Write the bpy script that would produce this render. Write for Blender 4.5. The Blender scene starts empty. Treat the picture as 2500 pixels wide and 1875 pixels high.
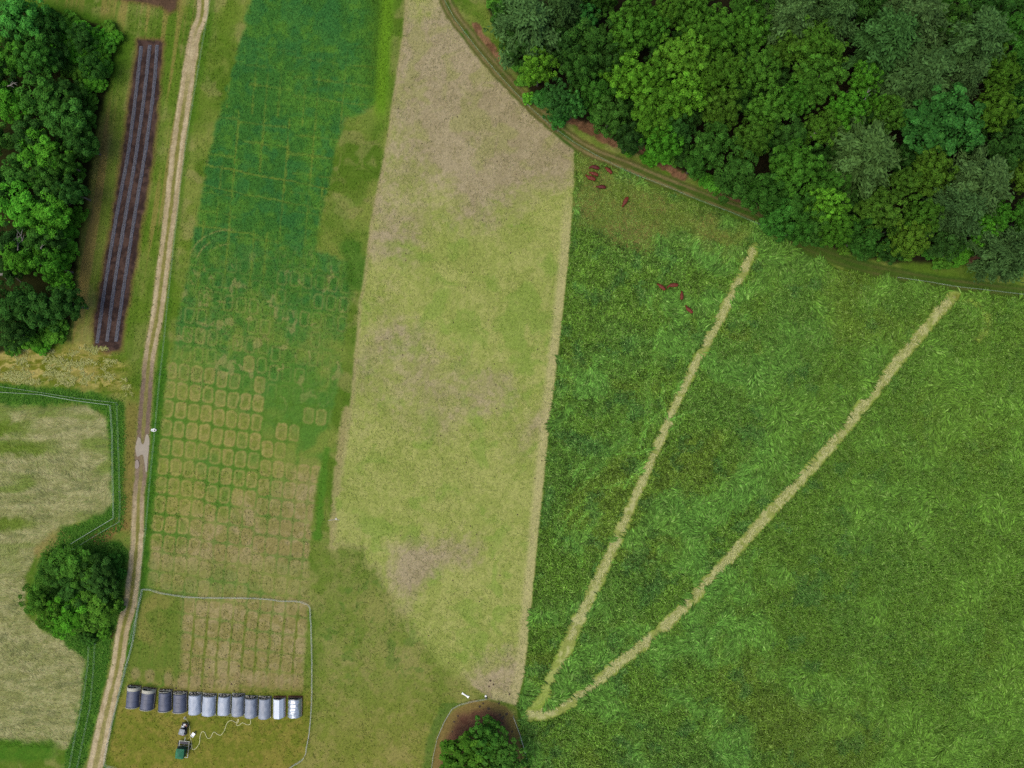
import bpy, bmesh, math, random
import numpy as np
from mathutils import Vector, Matrix

sc = bpy.context.scene
COL = sc.collection
H = 190.0            # camera height above the ground, metres
MPP = 0.1            # metres of ground per photograph pixel

# ---------------------------------------------------------------- camera
cam_d = bpy.data.cameras.new("camera")
cam_d.sensor_width = 36.0
cam_d.lens = 36.0 * H / 250.0
cam_d.clip_start = 1.0
cam_d.clip_end = 6000.0
cam = bpy.data.objects.new("camera", cam_d)
cam.location = (0, 0, H)
COL.objects.link(cam)
sc.camera = cam

# ---------------------------------------------------------------- sky, sun, exposure
SUN_EL, SUN_AZ = math.radians(66), math.radians(245)      # azimuth clockwise from +Y (north)
world = bpy.data.worlds.new("World")
sc.world = world
world.use_nodes = True
wn = world.node_tree.nodes
wn.clear()
w_out = wn.new("ShaderNodeOutputWorld")
w_bg = wn.new("ShaderNodeBackground")
w_sky = wn.new("ShaderNodeTexSky")
w_sky.sky_type = 'NISHITA'
w_sky.sun_disc = False
w_sky.sun_elevation = SUN_EL
w_sky.sun_rotation = SUN_AZ
w_sky.air_density = 1.0
w_sky.dust_density = 4.0
w_sky.ozone_density = 1.0
w_bg.inputs["Strength"].default_value = 0.14
world.node_tree.links.new(w_sky.outputs[0], w_bg.inputs[0])
world.node_tree.links.new(w_bg.outputs[0], w_out.inputs[0])
sun_d = bpy.data.lights.new("sun", 'SUN')
sun_d.energy = 1.1
sun_d.angle = math.radians(38)
sun_d.color = (1.0, 0.95, 0.86)
sun = bpy.data.objects.new("sun", sun_d)
COL.objects.link(sun)
to_sun = Vector((math.sin(SUN_AZ) * math.cos(SUN_EL), math.cos(SUN_AZ) * math.cos(SUN_EL), math.sin(SUN_EL)))
sun.rotation_euler = to_sun.to_track_quat('Z', 'Y').to_euler()
sun.location = (0, 0, 150)
sc.view_settings.view_transform = 'Standard'
sc.view_settings.look = 'None'
sc.view_settings.exposure = 0.60
sc.view_settings.gamma = 1.0
sc.view_settings.use_curve_mapping = False
sc.cycles.max_bounces = 5
sc.cycles.diffuse_bounces = 3
sc.cycles.use_denoising = False

KW = np.array([1.575, 1.560, 1.677])      # what a white horizontal surface renders to under this light (linear)

rng = np.random.default_rng(11)
random.seed(11)


def lin(c):
    c = np.asarray(c, float) / 255.0
    return np.where(c <= 0.04045, c / 12.92, ((c + 0.055) / 1.055) ** 2.4)


def alb(c):                          # the base colour of a surface seen as sRGB c under open sky
    return np.clip(lin(c) / KW, 0.002, 0.85)


# ---------------------------------------------------------------- noise
PERM = rng.random((256, 256)).astype(np.float32)


def vnoise(x, y, seed=0):
    xi = np.floor(x).astype(np.int64)
    yi = np.floor(y).astype(np.int64)
    fx = (x - xi).astype(np.float32)
    fy = (y - yi).astype(np.float32)
    fx = fx * fx * (3 - 2 * fx)
    fy = fy * fy * (3 - 2 * fy)
    a, b = seed * 37, seed * 91
    x0, x1, y0, y1 = (xi + a) & 255, (xi + 1 + a) & 255, (yi + b) & 255, (yi + 1 + b) & 255
    v0 = PERM[x0, y0] * (1 - fx) + PERM[x1, y0] * fx
    v1 = PERM[x0, y1] * (1 - fx) + PERM[x1, y1] * fx
    return v0 * (1 - fy) + v1 * fy


def fbm(x, y, scale, octs=3, seed=0, gain=0.5):
    """0..1 noise; x, y in metres, scale in metres."""
    s, amp, tot = np.zeros(np.shape(x), np.float32), 1.0, 0.0
    wx = (vnoise(x * 1.7 / scale + 5.2, y * 1.7 / scale, seed + 61) - .5) * scale * .9
    wy = (vnoise(x * 1.7 / scale, y * 1.7 / scale + 8.3, seed + 67) - .5) * scale * .9
    x, y = x + wx, y + wy
    f = 1.0 / scale
    for o in range(octs):
        ca, sa = math.cos(o * 0.9 + 0.4), math.sin(o * 0.9 + 0.4)
        s = s + amp * vnoise((x * ca - y * sa) * f, (x * sa + y * ca) * f, seed + o * 5)
        tot += amp
        amp *= gain
        f *= 2.03
    return s / tot


def sm(a, b, x):
    t = np.clip((x - a) / (b - a), 0, 1)
    return t * t * (3 - 2 * t)


def hash2(i, j, s=0):
    return PERM[(i * 7 + j * 13 + s * 29) & 255, (i * 17 - j * 5 + s * 53) & 255]


# ---------------------------------------------------------------- object helpers
MATS = {}


def tag(o, label=None, cat=None, group=None, kind=None):
    if label: o["label"] = label
    if cat: o["category"] = cat
    if group: o["group"] = group
    if kind: o["kind"] = kind
    return o


def thing(name, label, cat, loc=(0, 0, 0), rz=0.0, group=None):
    o = bpy.data.objects.new(name, None)
    o.empty_display_size = 0.3
    COL.objects.link(o)
    o.location = loc
    o.rotation_euler = (0, 0, rz)
    return tag(o, label, cat, group)


def link(name, me, parent=None):
    o = bpy.data.objects.new(name, me)
    COL.objects.link(o)
    if parent is not None: o.parent = parent
    return o


def np_mesh(name, verts, faces_idx, sizes, mat, attrs=None, smooth=False):
    """verts (N,3); faces_idx flat loop indices; sizes per face; attrs {name: (N,3)} point colours."""
    me = bpy.data.meshes.new(name)
    n, nl, nf = len(verts), len(faces_idx), len(sizes)
    me.vertices.add(n)
    me.vertices.foreach_set("co", np.ascontiguousarray(verts, np.float32).ravel())
    me.loops.add(nl)
    me.loops.foreach_set("vertex_index", np.ascontiguousarray(faces_idx, np.int32))
    me.polygons.add(nf)
    st = np.zeros(nf, np.int32)
    st[1:] = np.cumsum(sizes)[:-1]
    me.polygons.foreach_set("loop_start", st)
    if smooth:
        me.polygons.foreach_set("use_smooth", np.ones(nf, bool))
    for k, a in (attrs or {}).items():
        at = me.attributes.new(k, 'FLOAT_COLOR', 'POINT')
        rgba = np.ones((n, 4), np.float32)
        rgba[:, :3] = a
        at.data.foreach_set("color", rgba.ravel())
    me.update(calc_edges=True)
    me.materials.append(mat)
    return me


class MB:
    """collects shapes and links them as ONE mesh object"""
    def __init__(s):
        s.v, s.f = [], []

    def add(s, vs, fs):
        k = len(s.v)
        s.v += [tuple(v) for v in vs]
        s.f += [tuple(i + k for i in f) for f in fs]
        return s

    def box(s, c, d, rz=0.0, taper=1.0, bev=0.0):
        hx, hy, hz = d[0] / 2, d[1] / 2, d[2] / 2
        b = min(bev, hx * .9, hy * .9)
        if b > 0:
            ring = [(-hx + b, -hy), (hx - b, -hy), (hx, -hy + b), (hx, hy - b), (hx - b, hy), (-hx + b, hy), (-hx, hy - b), (-hx, -hy + b)]
        else:
            ring = [(-hx, -hy), (hx, -hy), (hx, hy), (-hx, hy)]
        n = len(ring)
        ca, sa = math.cos(rz), math.sin(rz)
        vs = []
        for z, k in ((-hz, 1.0), (hz, taper)):
            for x, y in ring:
                x, y = x * k, y * k
                vs.append((c[0] + x * ca - y * sa, c[1] + x * sa + y * ca, c[2] + z))
        fs = [tuple(range(n))[::-1], tuple(range(n, 2 * n))] + [(i, (i + 1) % n, n + (i + 1) % n, n + i) for i in range(n)]
        return s.add(vs, fs)

    def tube(s, pts, r, n=6, caps=True):
        pts = [Vector(p) for p in pts]
        rs = r if isinstance(r, (list, tuple)) else [r] * len(pts)
        vs, fs = [], []
        for i, p in enumerate(pts):
            t = (pts[min(i + 1, len(pts) - 1)] - pts[max(i - 1, 0)]).normalized()
            a = t.cross(Vector((0, 0, 1)))
            if a.length < 0.05: a = t.cross(Vector((1, 0, 0)))
            a.normalize()
            b = t.cross(a)
            for k in range(n):
                an = 2 * math.pi * k / n
                vs.append(p + (a * math.cos(an) + b * math.sin(an)) * rs[i])
        for i in range(len(pts) - 1):
            for k in range(n):
                k2 = (k + 1) % n
                fs.append((i * n + k, i * n + k2, (i + 1) * n + k2, (i + 1) * n + k))
        if caps:
            fs += [tuple(range(n))[::-1], tuple(range((len(pts) - 1) * n, len(pts) * n))]
        return s.add(vs, fs)

    def lathe(s, prof, c=(0, 0, 0), n=16, axis='z'):
        vs, fs = [], []
        for r, z in prof:
            for k in range(n):
                a = 2 * math.pi * k / n
                p = (r * math.cos(a), r * math.sin(a), z)
                if axis == 'x': p = (p[2], p[0], p[1])
                vs.append((c[0] + p[0], c[1] + p[1], c[2] + p[2]))
        for i in range(len(prof) - 1):
            for k in range(n):
                k2 = (k + 1) % n
                fs.append((i * n + k, i * n + k2, (i + 1) * n + k2, (i + 1) * n + k))
        fs += [tuple(range(n))[::-1], tuple(range((len(prof) - 1) * n, len(prof) * n))]
        return s.add(vs, fs)

    def build(s, name, mat, parent=None, smooth=False):
        me = bpy.data.meshes.new(name)
        me.from_pydata([tuple(v) for v in s.v], [], s.f)
        me.update()
        if smooth: me.polygons.foreach_set("use_smooth", np.ones(len(s.f), bool))
        me.materials.append(mat)
        return link(name, me, parent)


# ---------------------------------------------------------------- materials
def new_mat(name):
    m = bpy.data.materials.new(name)
    m.use_nodes = True
    nt = m.node_tree
    nt.nodes.clear()
    return m, nt, nt.nodes.new("ShaderNodeOutputMaterial")


def N(nt, t, **kw):
    n = nt.nodes.new(t)
    for k, v in kw.items():
        setattr(n, k, v)
    return n


def attr_mat(name, rough_noise=0.0, nscale=2.5, bump=0.0):
    """diffuse surface whose colour is the mesh's own 'col' attribute, broken up by fine procedural noise"""
    m, nt, out = new_mat(name)
    at = N(nt, "ShaderNodeAttribute", attribute_name="col")
    bs = N(nt, "ShaderNodeBsdfDiffuse")
    src = at.outputs["Color"]
    if rough_noise > 0:
        ge = N(nt, "ShaderNodeNewGeometry")
        n1 = N(nt, "ShaderNodeTexNoise")
        n1.inputs["Scale"].default_value = nscale
        n1.inputs["Detail"].default_value = 3.0
        n1.inputs["Roughness"].default_value = 0.65
        nt.links.new(ge.outputs["Position"], n1.inputs["Vector"])
        mr = N(nt, "ShaderNodeMapRange")
        mr.inputs["From Min"].default_value = 0.3
        mr.inputs["From Max"].default_value = 0.7
        mr.inputs["To Min"].default_value = 1.0 - rough_noise
        mr.inputs["To Max"].default_value = 1.0 + rough_noise
        nt.links.new(n1.outputs["Fac"], mr.inputs["Value"])
        mx = N(nt, "ShaderNodeVectorMath", operation='SCALE')
        nt.links.new(at.outputs["Color"], mx.inputs[0])
        nt.links.new(mr.outputs[0], mx.inputs["Scale"])
        src = mx.outputs[0]
        if bump > 0:
            bp = N(nt, "ShaderNodeBump")
            bp.inputs["Strength"].default_value = bump
            bp.inputs["Distance"].default_value = 0.15
            nt.links.new(n1.outputs["Fac"], bp.inputs["Height"])
            nt.links.new(bp.outputs[0], bs.inputs["Normal"])
    nt.links.new(src, bs.inputs["Color"])
    nt.links.new(bs.outputs[0], out.inputs[0])
    return m


def leaf_mat():
    m, nt, out = new_mat("leaf")
    at = N(nt, "ShaderNodeAttribute", attribute_name="col")
    oi = N(nt, "ShaderNodeObjectInfo")
    mu = N(nt, "ShaderNodeMix", data_type='RGBA', blend_type='MULTIPLY')
    mu.inputs["Factor"].default_value = 1.0
    nt.links.new(oi.outputs["Color"], mu.inputs["A"])
    nt.links.new(at.outputs["Color"], mu.inputs["B"])
    d = N(nt, "ShaderNodeBsdfDiffuse")
    t = N(nt, "ShaderNodeBsdfTranslucent")
    mi = N(nt, "ShaderNodeMixShader")
    mi.inputs[0].default_value = 0.22
    nt.links.new(mu.outputs["Result"], d.inputs["Color"])
    nt.links.new(mu.outputs["Result"], t.inputs["Color"])
    nt.links.new(d.outputs[0], mi.inputs[1])
    nt.links.new(t.outputs[0], mi.inputs[2])
    nt.links.new(mi.outputs[0], out.inputs[0])
    return m


def solid(name, rgb, rough=0.7, metal=0.0, var=0.15, scale=3.0, bump=0.0, spec=0.3, c2=None):
    """procedural principled material: colour rgb (linear) mottled by noise"""
    m, nt, out = new_mat(name)
    b = N(nt, "ShaderNodeBsdfPrincipled")
    b.inputs["Roughness"].default_value = rough
    b.inputs["Metallic"].default_value = metal
    b.inputs["Specular IOR Level"].default_value = spec
    tc = N(nt, "ShaderNodeTexCoord")
    n1 = N(nt, "ShaderNodeTexNoise")
    n1.inputs["Scale"].default_value = scale
    n1.inputs["Detail"].default_value = 4
    nt.links.new(tc.outputs["Object"], n1.inputs["Vector"])
    cr = N(nt, "ShaderNodeMix", data_type='RGBA')
    a = np.array(rgb, float)
    lo = a * (1 - var) if c2 is None else np.array(c2, float)
    cr.inputs["A"].default_value = (*np.clip(lo, 0, 1), 1)
    cr.inputs["B"].default_value = (*np.clip(a * (1 + var) if c2 is None else a, 0, 1), 1)
    mr = N(nt, "ShaderNodeMapRange")
    mr.inputs["From Min"].default_value = 0.35
    mr.inputs["From Max"].default_value = 0.65
    nt.links.new(n1.outputs["Fac"], mr.inputs["Value"])
    nt.links.new(mr.outputs[0], cr.inputs["Factor"])
    nt.links.new(cr.outputs["Result"], b.inputs["Base Color"])
    if bump > 0:
        bp = N(nt, "ShaderNodeBump")
        bp.inputs["Strength"].default_value = bump
        bp.inputs["Distance"].default_value = 0.05
        nt.links.new(n1.outputs["Fac"], bp.inputs["Height"])
        nt.links.new(bp.outputs[0], b.inputs["Normal"])
    nt.links.new(b.outputs[0], out.inputs[0])
    return m


M_GROUND = attr_mat("ground_cover", 0.15, 2.6, 0.35)
M_BLADE = attr_mat("grass_blade")
M_LEAF = leaf_mat()
M_BARK = solid("bark", (0.09, 0.075, 0.06), 0.9, var=0.3, scale=4, bump=0.4)
M_PALEBARK = solid("pale_bark", (0.15, 0.14, 0.12), 0.9, var=0.2, scale=4)

# ---------------------------------------------------------------- region outlines (photograph pixels -> ground metres)
D = 2500.0 / 2212.0


def d_(*p): return [(x * D, y * D) for x, y in p]


def W(px, py, h=0.0):
    """ground (or height h) point seen at photograph pixel px, py"""
    k = (H - h) / H
    return ((px - 1250) * MPP * k, (937.5 - py) * MPP * k)


def poly_sdf(PX, PY, poly, margin=60):
    """signed distance in px, negative inside; exact near the outline, large elsewhere"""
    P = np.array(poly, float)
    lo, hi = P.min(0) - margin, P.max(0) + margin
    out = np.full(PX.shape, 999.0, np.float32)
    sel = (PX > lo[0]) & (PX < hi[0]) & (PY > lo[1]) & (PY < hi[1])
    x, y = PX[sel], PY[sel]
    ins = np.zeros(x.shape, bool)
    dd = np.full(x.shape, 1e9)
    for i in range(len(P)):
        (ax, ay), (bx, by) = P[i], P[(i + 1) % len(P)]
        c = ((ay > y) != (by > y)) & (x < (bx - ax) * (y - ay) / ((by - ay) if by != ay else 1e-9) + ax)
        ins ^= c
        ex, ey = bx - ax, by - ay
        t = np.clip(((x - ax) * ex + (y - ay) * ey) / (ex * ex + ey * ey + 1e-9), 0, 1)
        dd = np.minimum(dd, (x - ax - t * ex) ** 2 + (y - ay - t * ey) ** 2)
    dd = np.sqrt(dd)
    out[sel] = np.where(ins, -dd, dd)
    return out


def smooth_line(pts, step=12.0):
    """Catmull-Rom through pts (rows may carry extra columns)"""
    P = np.array(pts, float)
    P = np.vstack([2 * P[0] - P[1], P, 2 * P[-1] - P[-2]])
    out = []
    for i in range(1, len(P) - 2):
        p0, p1, p2, p3 = P[i - 1], P[i], P[i + 1], P[i + 2]
        n = max(2, int(np.linalg.norm((p2 - p1)[:2]) / step))
        for k in range(n):
            t = k / n
            out.append(0.5 * (2 * p1 + (p2 - p0) * t + (2 * p0 - 5 * p1 + 4 * p2 - p3) * t ** 2 + (3 * p1 - p0 - 3 * p2 + p3) * t ** 3))
    out.append(P[-2])
    return np.array(out)


def line_dist(PX, PY, pts, margin=60):
    """(distance px, signed side, along px, interpolated extra columns) to a polyline"""
    P = np.array(pts, float)
    ne = P.shape[1] - 2
    dist = np.full(PX.shape, 999.0, np.float32)
    side = np.zeros(PX.shape, np.float32)
    along = np.zeros(PX.shape, np.float32)
    extra = np.zeros(PX.shape + (max(ne, 1),), np.float32)
    acc = 0.0
    for i in range(len(P) - 1):
        a, b = P[i], P[i + 1]
        L = math.hypot(b[0] - a[0], b[1] - a[1]) + 1e-9
        sel = np.nonzero((PX > min(a[0], b[0]) - margin) & (PX < max(a[0], b[0]) + margin) & (PY > min(a[1], b[1]) - margin) & (PY < max(a[1], b[1]) + margin))[0]
        x, y = PX[sel], PY[sel]
        ex, ey = (b[0] - a[0]) / L, (b[1] - a[1]) / L
        t = np.clip((x - a[0]) * ex + (y - a[1]) * ey, 0, L)
        dx, dy = x - a[0] - t * ex, y - a[1] - t * ey
        dd = np.hypot(dx, dy)
        better = dd < dist[sel]
        s2 = sel[better]
        dist[s2] = dd[better]
        side[s2] = np.sign(dx * ey - dy * ex)[better]
        along[s2] = acc + t[better]
        for k in range(ne):
            extra[s2, k] = a[2 + k] + (b[2 + k] - a[2 + k]) * t[better] / L
        acc += L
    return dist, side, along, extra


# dirt road: x, y, full width, rut separation share (0 merged .. 1 clearly two ruts), mud
ROAD = smooth_line([(498, -40, 26, 1, 0), (492, 40, 27, 1, 0), (475, 85, 28, .3, 0), (465, 150, 30, .1, 0), (450, 250, 33, .8, 0), (435, 350, 33, 1, 0), (418, 500, 32, 1, 0), (404, 608, 31, 1, 0),
                    (384, 766, 30, 1, 0), (366, 861, 28, 1, .2), (358, 947, 28, 1, .9), (349, 1058, 30, 1, .9), (346, 1110, 34, .3, .8), (343, 1169, 28, .8, .7), (338, 1216, 28, 1, .3), (335, 1311, 30, 1, 0),
                    (327, 1400, 31, 1, 0), (318, 1470, 32, 1, 0), (301, 1533, 31, 1, 0), (286, 1628, 31, 1, 0), (264, 1723, 34, .8, 0), (244, 1818, 38, .7, 0), (230, 1880, 39, .6, 0), (215, 1940, 39, .6, 0)])
TRACK = smooth_line([(1078, -40), (1098, 22), (1140, 80), (1196, 150), (1262, 222), (1310, 268), (1375, 325), (1440, 368), (1520, 400), (1620, 442), (1730, 485), (1850, 532), (1960, 595), (2080, 645), (2200, 672), (2340, 695), (2560, 722)])
MOW_A = smooth_line(d_((1628, 535), (1600, 598), (1560, 680), (1480, 830), (1400, 1010), (1330, 1170), (1250, 1340), (1205, 1440), (1172, 1500), (1145, 1530)))
MOW_B = smooth_line(d_((2062, 638), (2030, 672), (1940, 780), (1800, 955), (1660, 1110), (1560, 1222), (1440, 1350), (1340, 1430), (1250, 1505), (1190, 1538), (1145, 1545)))
LOOP = smooth_line([(2331, 722), (2365, 733), (2395, 755), (2409, 778), (2410, 800), (2398, 818), (2384, 830)])
STUBBLE = [(992, -40), (1066, -40), (1085, 20), (1130, 85), (1188, 160), (1262, 240), (1340, 308), (1402, 350), (1402, 450), (1390, 620), (1372, 790), (1345, 1015), (1310, 1355), (1282, 1640), (1262, 1722), (1200, 1708),
           (1085, 1625), (985, 1515), (915, 1400), (880, 1345), (810, 1330), (815, 1230), (826, 1180), (842, 1070), (858, 960), (876, 735), (886, 690), (905, 540), (944, 340), (958, 240), (982, 90)]
PLOTS = [(620, -40), (596, 70), (560, 195), (508, 373), (486, 520), (452, 690), (415, 880), (388, 1100), (356, 1420), (330, 1560), (300, 1690), (740, 1690), (752, 1470), (757, 1290), (770, 1215), (795, 1100), (830, 920), (850, 780), (865, 640), (770, 610), (786, 520), (800, 460), (819, 373), (840, 290), (905, 265), (942, 230), (954, 60), (956, -40)]
HAY = [(-40, 985), (120, 985), (215, 985), (262, 1020), (276, 1130), (278, 1235), (255, 1258), (150, 1290), (95, 1345), (60, 1410), (62, 1500), (110, 1545), (170, 1568), (212, 1590), (206, 1690), (178, 1830), (70, 1825), (-40, 1822)]
MEADOW = [(1402, 352), (1450, 385), (1520, 418), (1640, 470), (1850, 548), (1900, 585), (2050, 655), (2200, 682), (2540, 725), (2540, 1915), (1300, 1915), (1290, 1850), (1268, 1770), (1262, 1722), (1282, 1640), (1310, 1355), (1345, 1015), (1372, 790), (1390, 620), (1402, 450)]
WOOD_E = [(1175, -40), (1205, 60), (1250, 140), (1290, 225), (1352, 262), (1440, 330), (1520, 350), (1585, 385), (1740, 450), (1880, 505), (1930, 560), (2050, 610), (2180, 640), (2300, 640), (2420, 640), (2560, 660), (2560, -40)]
WOOD_W = [(-40, 10), (130, 25), (270, 70), (285, 110), (258, 230), (232, 340), (215, 460), (195, 570), (182, 690), (172, 790), (140, 840), (-40, 862)]
BED = [(338, 99), (394, 99), (398, 110), (386, 240), (372, 380), (350, 520), (326, 660), (300, 800), (293, 855), (262, 858), (230, 846), (228, 800), (240, 730), (270, 560), (298, 380), (318, 240)]
PATCH = [(255, -40), (440, -40), (430, 20), (414, 27), (395, 15), (330, 0), (290, -6)]
RING = [(1052, 1900), (1058, 1840), (1068, 1800), (1085, 1762), (1105, 1730), (1150, 1712), (1190, 1708), (1235, 1722), (1252, 1745), (1268, 1790), (1285, 1850), (1292, 1900)]
PADDOCK = [(350, 1437), (475, 1457), (560, 1459), (640, 1461), (722, 1466), (760, 1482), (763, 1590), (763, 1700), (755, 1790), (746, 1846), (706, 1880), (258, 1880), (258, 1864), (294, 1691), (331, 1540)]
VERGE = [(-40, 936), (60, 940), (170, 950), (270, 968), (302, 985), (310, 1100), (308, 1220), (302, 1290), (265, 1315), (300, 1330), (318, 1340), (312, 1400), (295, 1480), (275, 1560), (262, 1640), (240, 1740), (215, 1840), (195, 1920), (150, 1920), (160, 1850),
         (200, 1700), (210, 1610), (150, 1560), (98, 1530), (78, 1440), (100, 1350), (150, 1290), (255, 1258), (276, 1235), (272, 1130), (258, 1015), (215, 990), (120, 988), (-40, 985)]

# ---------------------------------------------------------------- ground sheet: colours, regions
STEP = 0.25
gx = np.arange(-140, 140 + STEP / 2, STEP)
gy = np.arange(-108, 108 + STEP / 2, STEP)
NX, NY = len(gx), len(gy)
GX, GY = np.meshgrid(gx, gy)
X, Y = GX.ravel(), GY.ravel()
PX, PY = X / MPP + 1250, 937.5 - Y / MPP


def paint_ground(X, Y, PX, PY):
    """apparent open-sky colour (0-255) and region number of every ground point"""
    n = len(X)
    e1 = fbm(X, Y, 2.2, 3, 1) - 0.5
    big = fbm(X, Y, 22, 3, 2)
    mid = fbm(X, Y, 6, 3, 3)
    fine = fbm(X, Y, 1.1, 3, 4)
    mid2 = fbm(X, Y, 8, 3, 8)
    grit = rng.random(n).astype(np.float32)

    col = np.empty((n, 3), np.float32)
    reg = np.zeros(n, np.int8)

    def L(a, b, t):
        t = np.asarray(t)[..., None] if np.ndim(t) else t
        return np.asarray(a, np.float32) * (1 - t) + np.asarray(b, np.float32) * t

    def mix(mask, c):
        m = np.clip(mask, 0, 1)[:, None]
        col[:] = col * (1 - m) + np.asarray(c, np.float32) * m

    def inside(poly, w=4, rough=10):
        s = poly_sdf(PX, PY, poly) + e1 * rough
        return sm(w, -w, s), s

    # rough pasture everywhere
    col[:] = L((84, 112, 36), (122, 134, 62), sm(.35, .65, mid * .6 + big * .4))
    mix(sm(.5, .68, fbm(X, Y, 4, 5, 9)) * .55, (142, 138, 86))
    mix(sm(.5, .7, fbm(X, Y, 5, 3, 10)) * .28, (84, 118, 40))
    # lower middle pasture is drier
    dry = sm(1180, 1500, PY) * sm(700, 800, PX)
    mix(dry * .55, L((118, 132, 60), (142, 138, 84), sm(.38, .62, mid * .5 + fine * .5)))
    spt = sm(.64, .74, fbm(X, Y, 2.2, 2, 70)) * sm(760, 800, PX) * sm(1100, 1040, PX) * sm(1330, 1400, PY) * sm(1700, 1640, PY)
    mix(spt * .5, (82, 114, 44))
    # bottom yellow-brown tone
    mix(sm(1560, 1880, PY) * sm(1200, 1000, PX) * sm(240, 300, PX) * .8, L((122, 128, 56), (142, 136, 76), sm(.35, .65, mid2 * .5 + fine * .5)))
    # strip either side of road, greener near fence
    rd, rs_, ra, rx = line_dist(PX, PY, ROAD, 150)
    mix(sm(150, 60, rd) * sm(940, 800, PY) * sm(.6, .35, fbm(X, Y, 7, 2, 12)) * .7, (88, 118, 34))
    # lengthwise mowing streaks in the strips beside the road
    cx_road = PX - (498 - 0.152 * PY)
    st = fbm(cx_road * .1 * 1.0, Y * .04, 1.5, 3, 13)
    west = ((cx_road < -20) & (PY < 960)).astype(np.float32)
    mix(west * sm(.5, .68, st) * .7, (142, 128, 72))
    mix(west * sm(.48, .3, st) * .5, (78, 108, 32))
    # west wood's straw-brown fringe
    ww = poly_sdf(PX, PY, WOOD_W)
    mix(sm(75, 15, ww) * sm(200, 330, PY) * sm(840, 700, PY) * (.35 + .5 * sm(.4, .6, st)), (128, 112, 66))
    mix(sm(40, 0, ww) * sm(330, 180, PY), (66, 104, 26))
    # straw swath between the west wood and the hay field
    sw = [(-40, 862), (140, 845), (200, 835), (262, 842), (300, 900), (325, 960), (300, 962), (260, 955), (160, 945), (60, 938), (-40, 934)]
    s = poly_sdf(PX, PY, sw) + e1 * 40
    straw = sm(25, -25, s)
    wv = fbm(X * .5, Y * 2.2, 2.2, 3, 14)
    mix(straw * .85, L((106, 112, 34), (150, 140, 74), sm(.42, .62, wv * .6 + mid * .4)))
    mix(straw * sm(.58, .7, fbm(X * .7, Y * 1.5, 1.6, 3, 15)) * .9, (176, 162, 98))
    reg[straw > .5] = 0

    # ---- plots field
    pm, ps = inside(PLOTS, 7, 16)
    lush = L((62, 110, 46), (82, 128, 48), sm(.35, .65, mid * .55 + fine * .45))
    lush = L(lush, (52, 108, 58), (sm(.44, .66, fbm(X, Y, 3.2, 3, 16)) * .5))
    lower = L((86, 124, 48), (116, 132, 58), sm(.35, .65, mid))
    t_low = sm(420, 1150, PY + (mid2 - .5) * 360 + (fine - .5) * 160)
    field = L(lush, lower, t_low)
    # coop footprints: a slanting lattice
    det = 31.0 * 46.5 - 4.0 * -4.1
    qx, qy = PX - 402 + e1 * 5, PY - 1091 + (fine - .5) * 5
    ci = (qx * 46.5 + qy * 4.1) / det
    cj = (qy * 31.0 - qx * 4.0) / det
    step_ = np.where(np.round(ci) >= 4, .12, 0) + np.where(np.round(ci) >= 8, .3, 0)
    cj = cj - step_
    i0, j0 = np.round(ci).astype(int), np.round(cj).astype(int)
    ux, uy = np.abs(ci - i0), np.abs(cj - j0)
    # rounded rectangle in cell units scaled to px
    ax, ay = ux * 31 - (13.4 - 9), uy * 46.5 - (20.5 - 9)
    cell = np.hypot(np.maximum(ax, 0), np.maximum(ay, 0)) + np.minimum(np.maximum(ax, ay), 0) - 9
    h = hash2(i0, j0, 1)
    cy0 = (1091 + j0 * 46.5)
    pres = sm(700, 960, PY) * sm(-.15, .4, h - .6 + sm(780, 1060, cy0) * 1.0 - sm(590, 680, PX) * .85 * sm(1190, 1130, PY)) * (1 - .6 * sm(1330, 1400, PY) * sm(1480, 1440, PY))
    pres = pres * sm(-1.6, -1.2, ci)
    inm = sm(1.5, -1.5, cell)
    ringm = np.exp(-((cell + 3.0) / 2.6) ** 2)
    tan = L((124, 128, 60), (154, 142, 86), sm(.35, .65, fine))
    f_in = np.clip(.35 + .5 * h + .3 * sm(1150, 1300, PY), 0, .95)
    field = L(field, tan, inm * pres * f_in * .8)
    field = L(field, (158, 146, 88), ringm * pres * .6)
    gap = sm(-1, 3, cell) * sm(900, 1000, PY) * sm(1380, 1300, PY) * sm(1250, 1180, PY + (PX - 560) * .8)
    field = L(field, (82, 118, 42), gap * .8 * sm(.2, .45, mid2))
    hgap = sm(4, 1, np.abs(np.abs(cj - j0) - .5) * 46.5 + e1 * 10) * sm(1560, 1600, PY) * sm(1720, 1690, PY)
    field = L(field, (120, 120, 54), hgap * .6)
    # earlier scattered worn spots, 600..900
    spots = sm(.7, .78, fbm(X, Y * .8, 1.9, 2, 18)) * sm(560, 700, PY) * sm(1050, 900, PY)
    field = L(field, (150, 142, 92), spots * .6)
    faint = ringm * sm(-1.6, -1.2, ci) * sm(560, 720, PY) * sm(1000, 900, PY) * (.15 + .5 * hash2(i0, j0, 4))
    field = L(field, (140, 142, 80), faint)
    # fully worn tan zone 1230..1700
    worn = sm(1170, 1300, PY + (mid - .5) * 140 + np.clip((PX - 600) * .5, -90, 60)) * sm(430, 470, PX + (PY - 1400) * .12 + sm(1480, 1400, PY) * 90) * (1 - .45 * sm(1340, 1400, PY) * sm(1490, 1450, PY))
    field = L(field, L((142, 130, 84), (158, 144, 106), sm(.35, .65, fine * .5 + mid * .5)), worn * (.5 + .3 * inm))
    vgap = np.abs(np.abs(ci - i0) - .5) * 31
    gl = sm(4.2, 1.2, vgap + e1 * 5) * sm(1480, 1520, PY) * sm(1720, 1640, PY) * sm(445, 470, PX) * (.35 + .65 * hash2(np.floor(ci).astype(int), j0 * 0, 3))
    field = L(field, (98, 112, 38), gl * .85)
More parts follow.
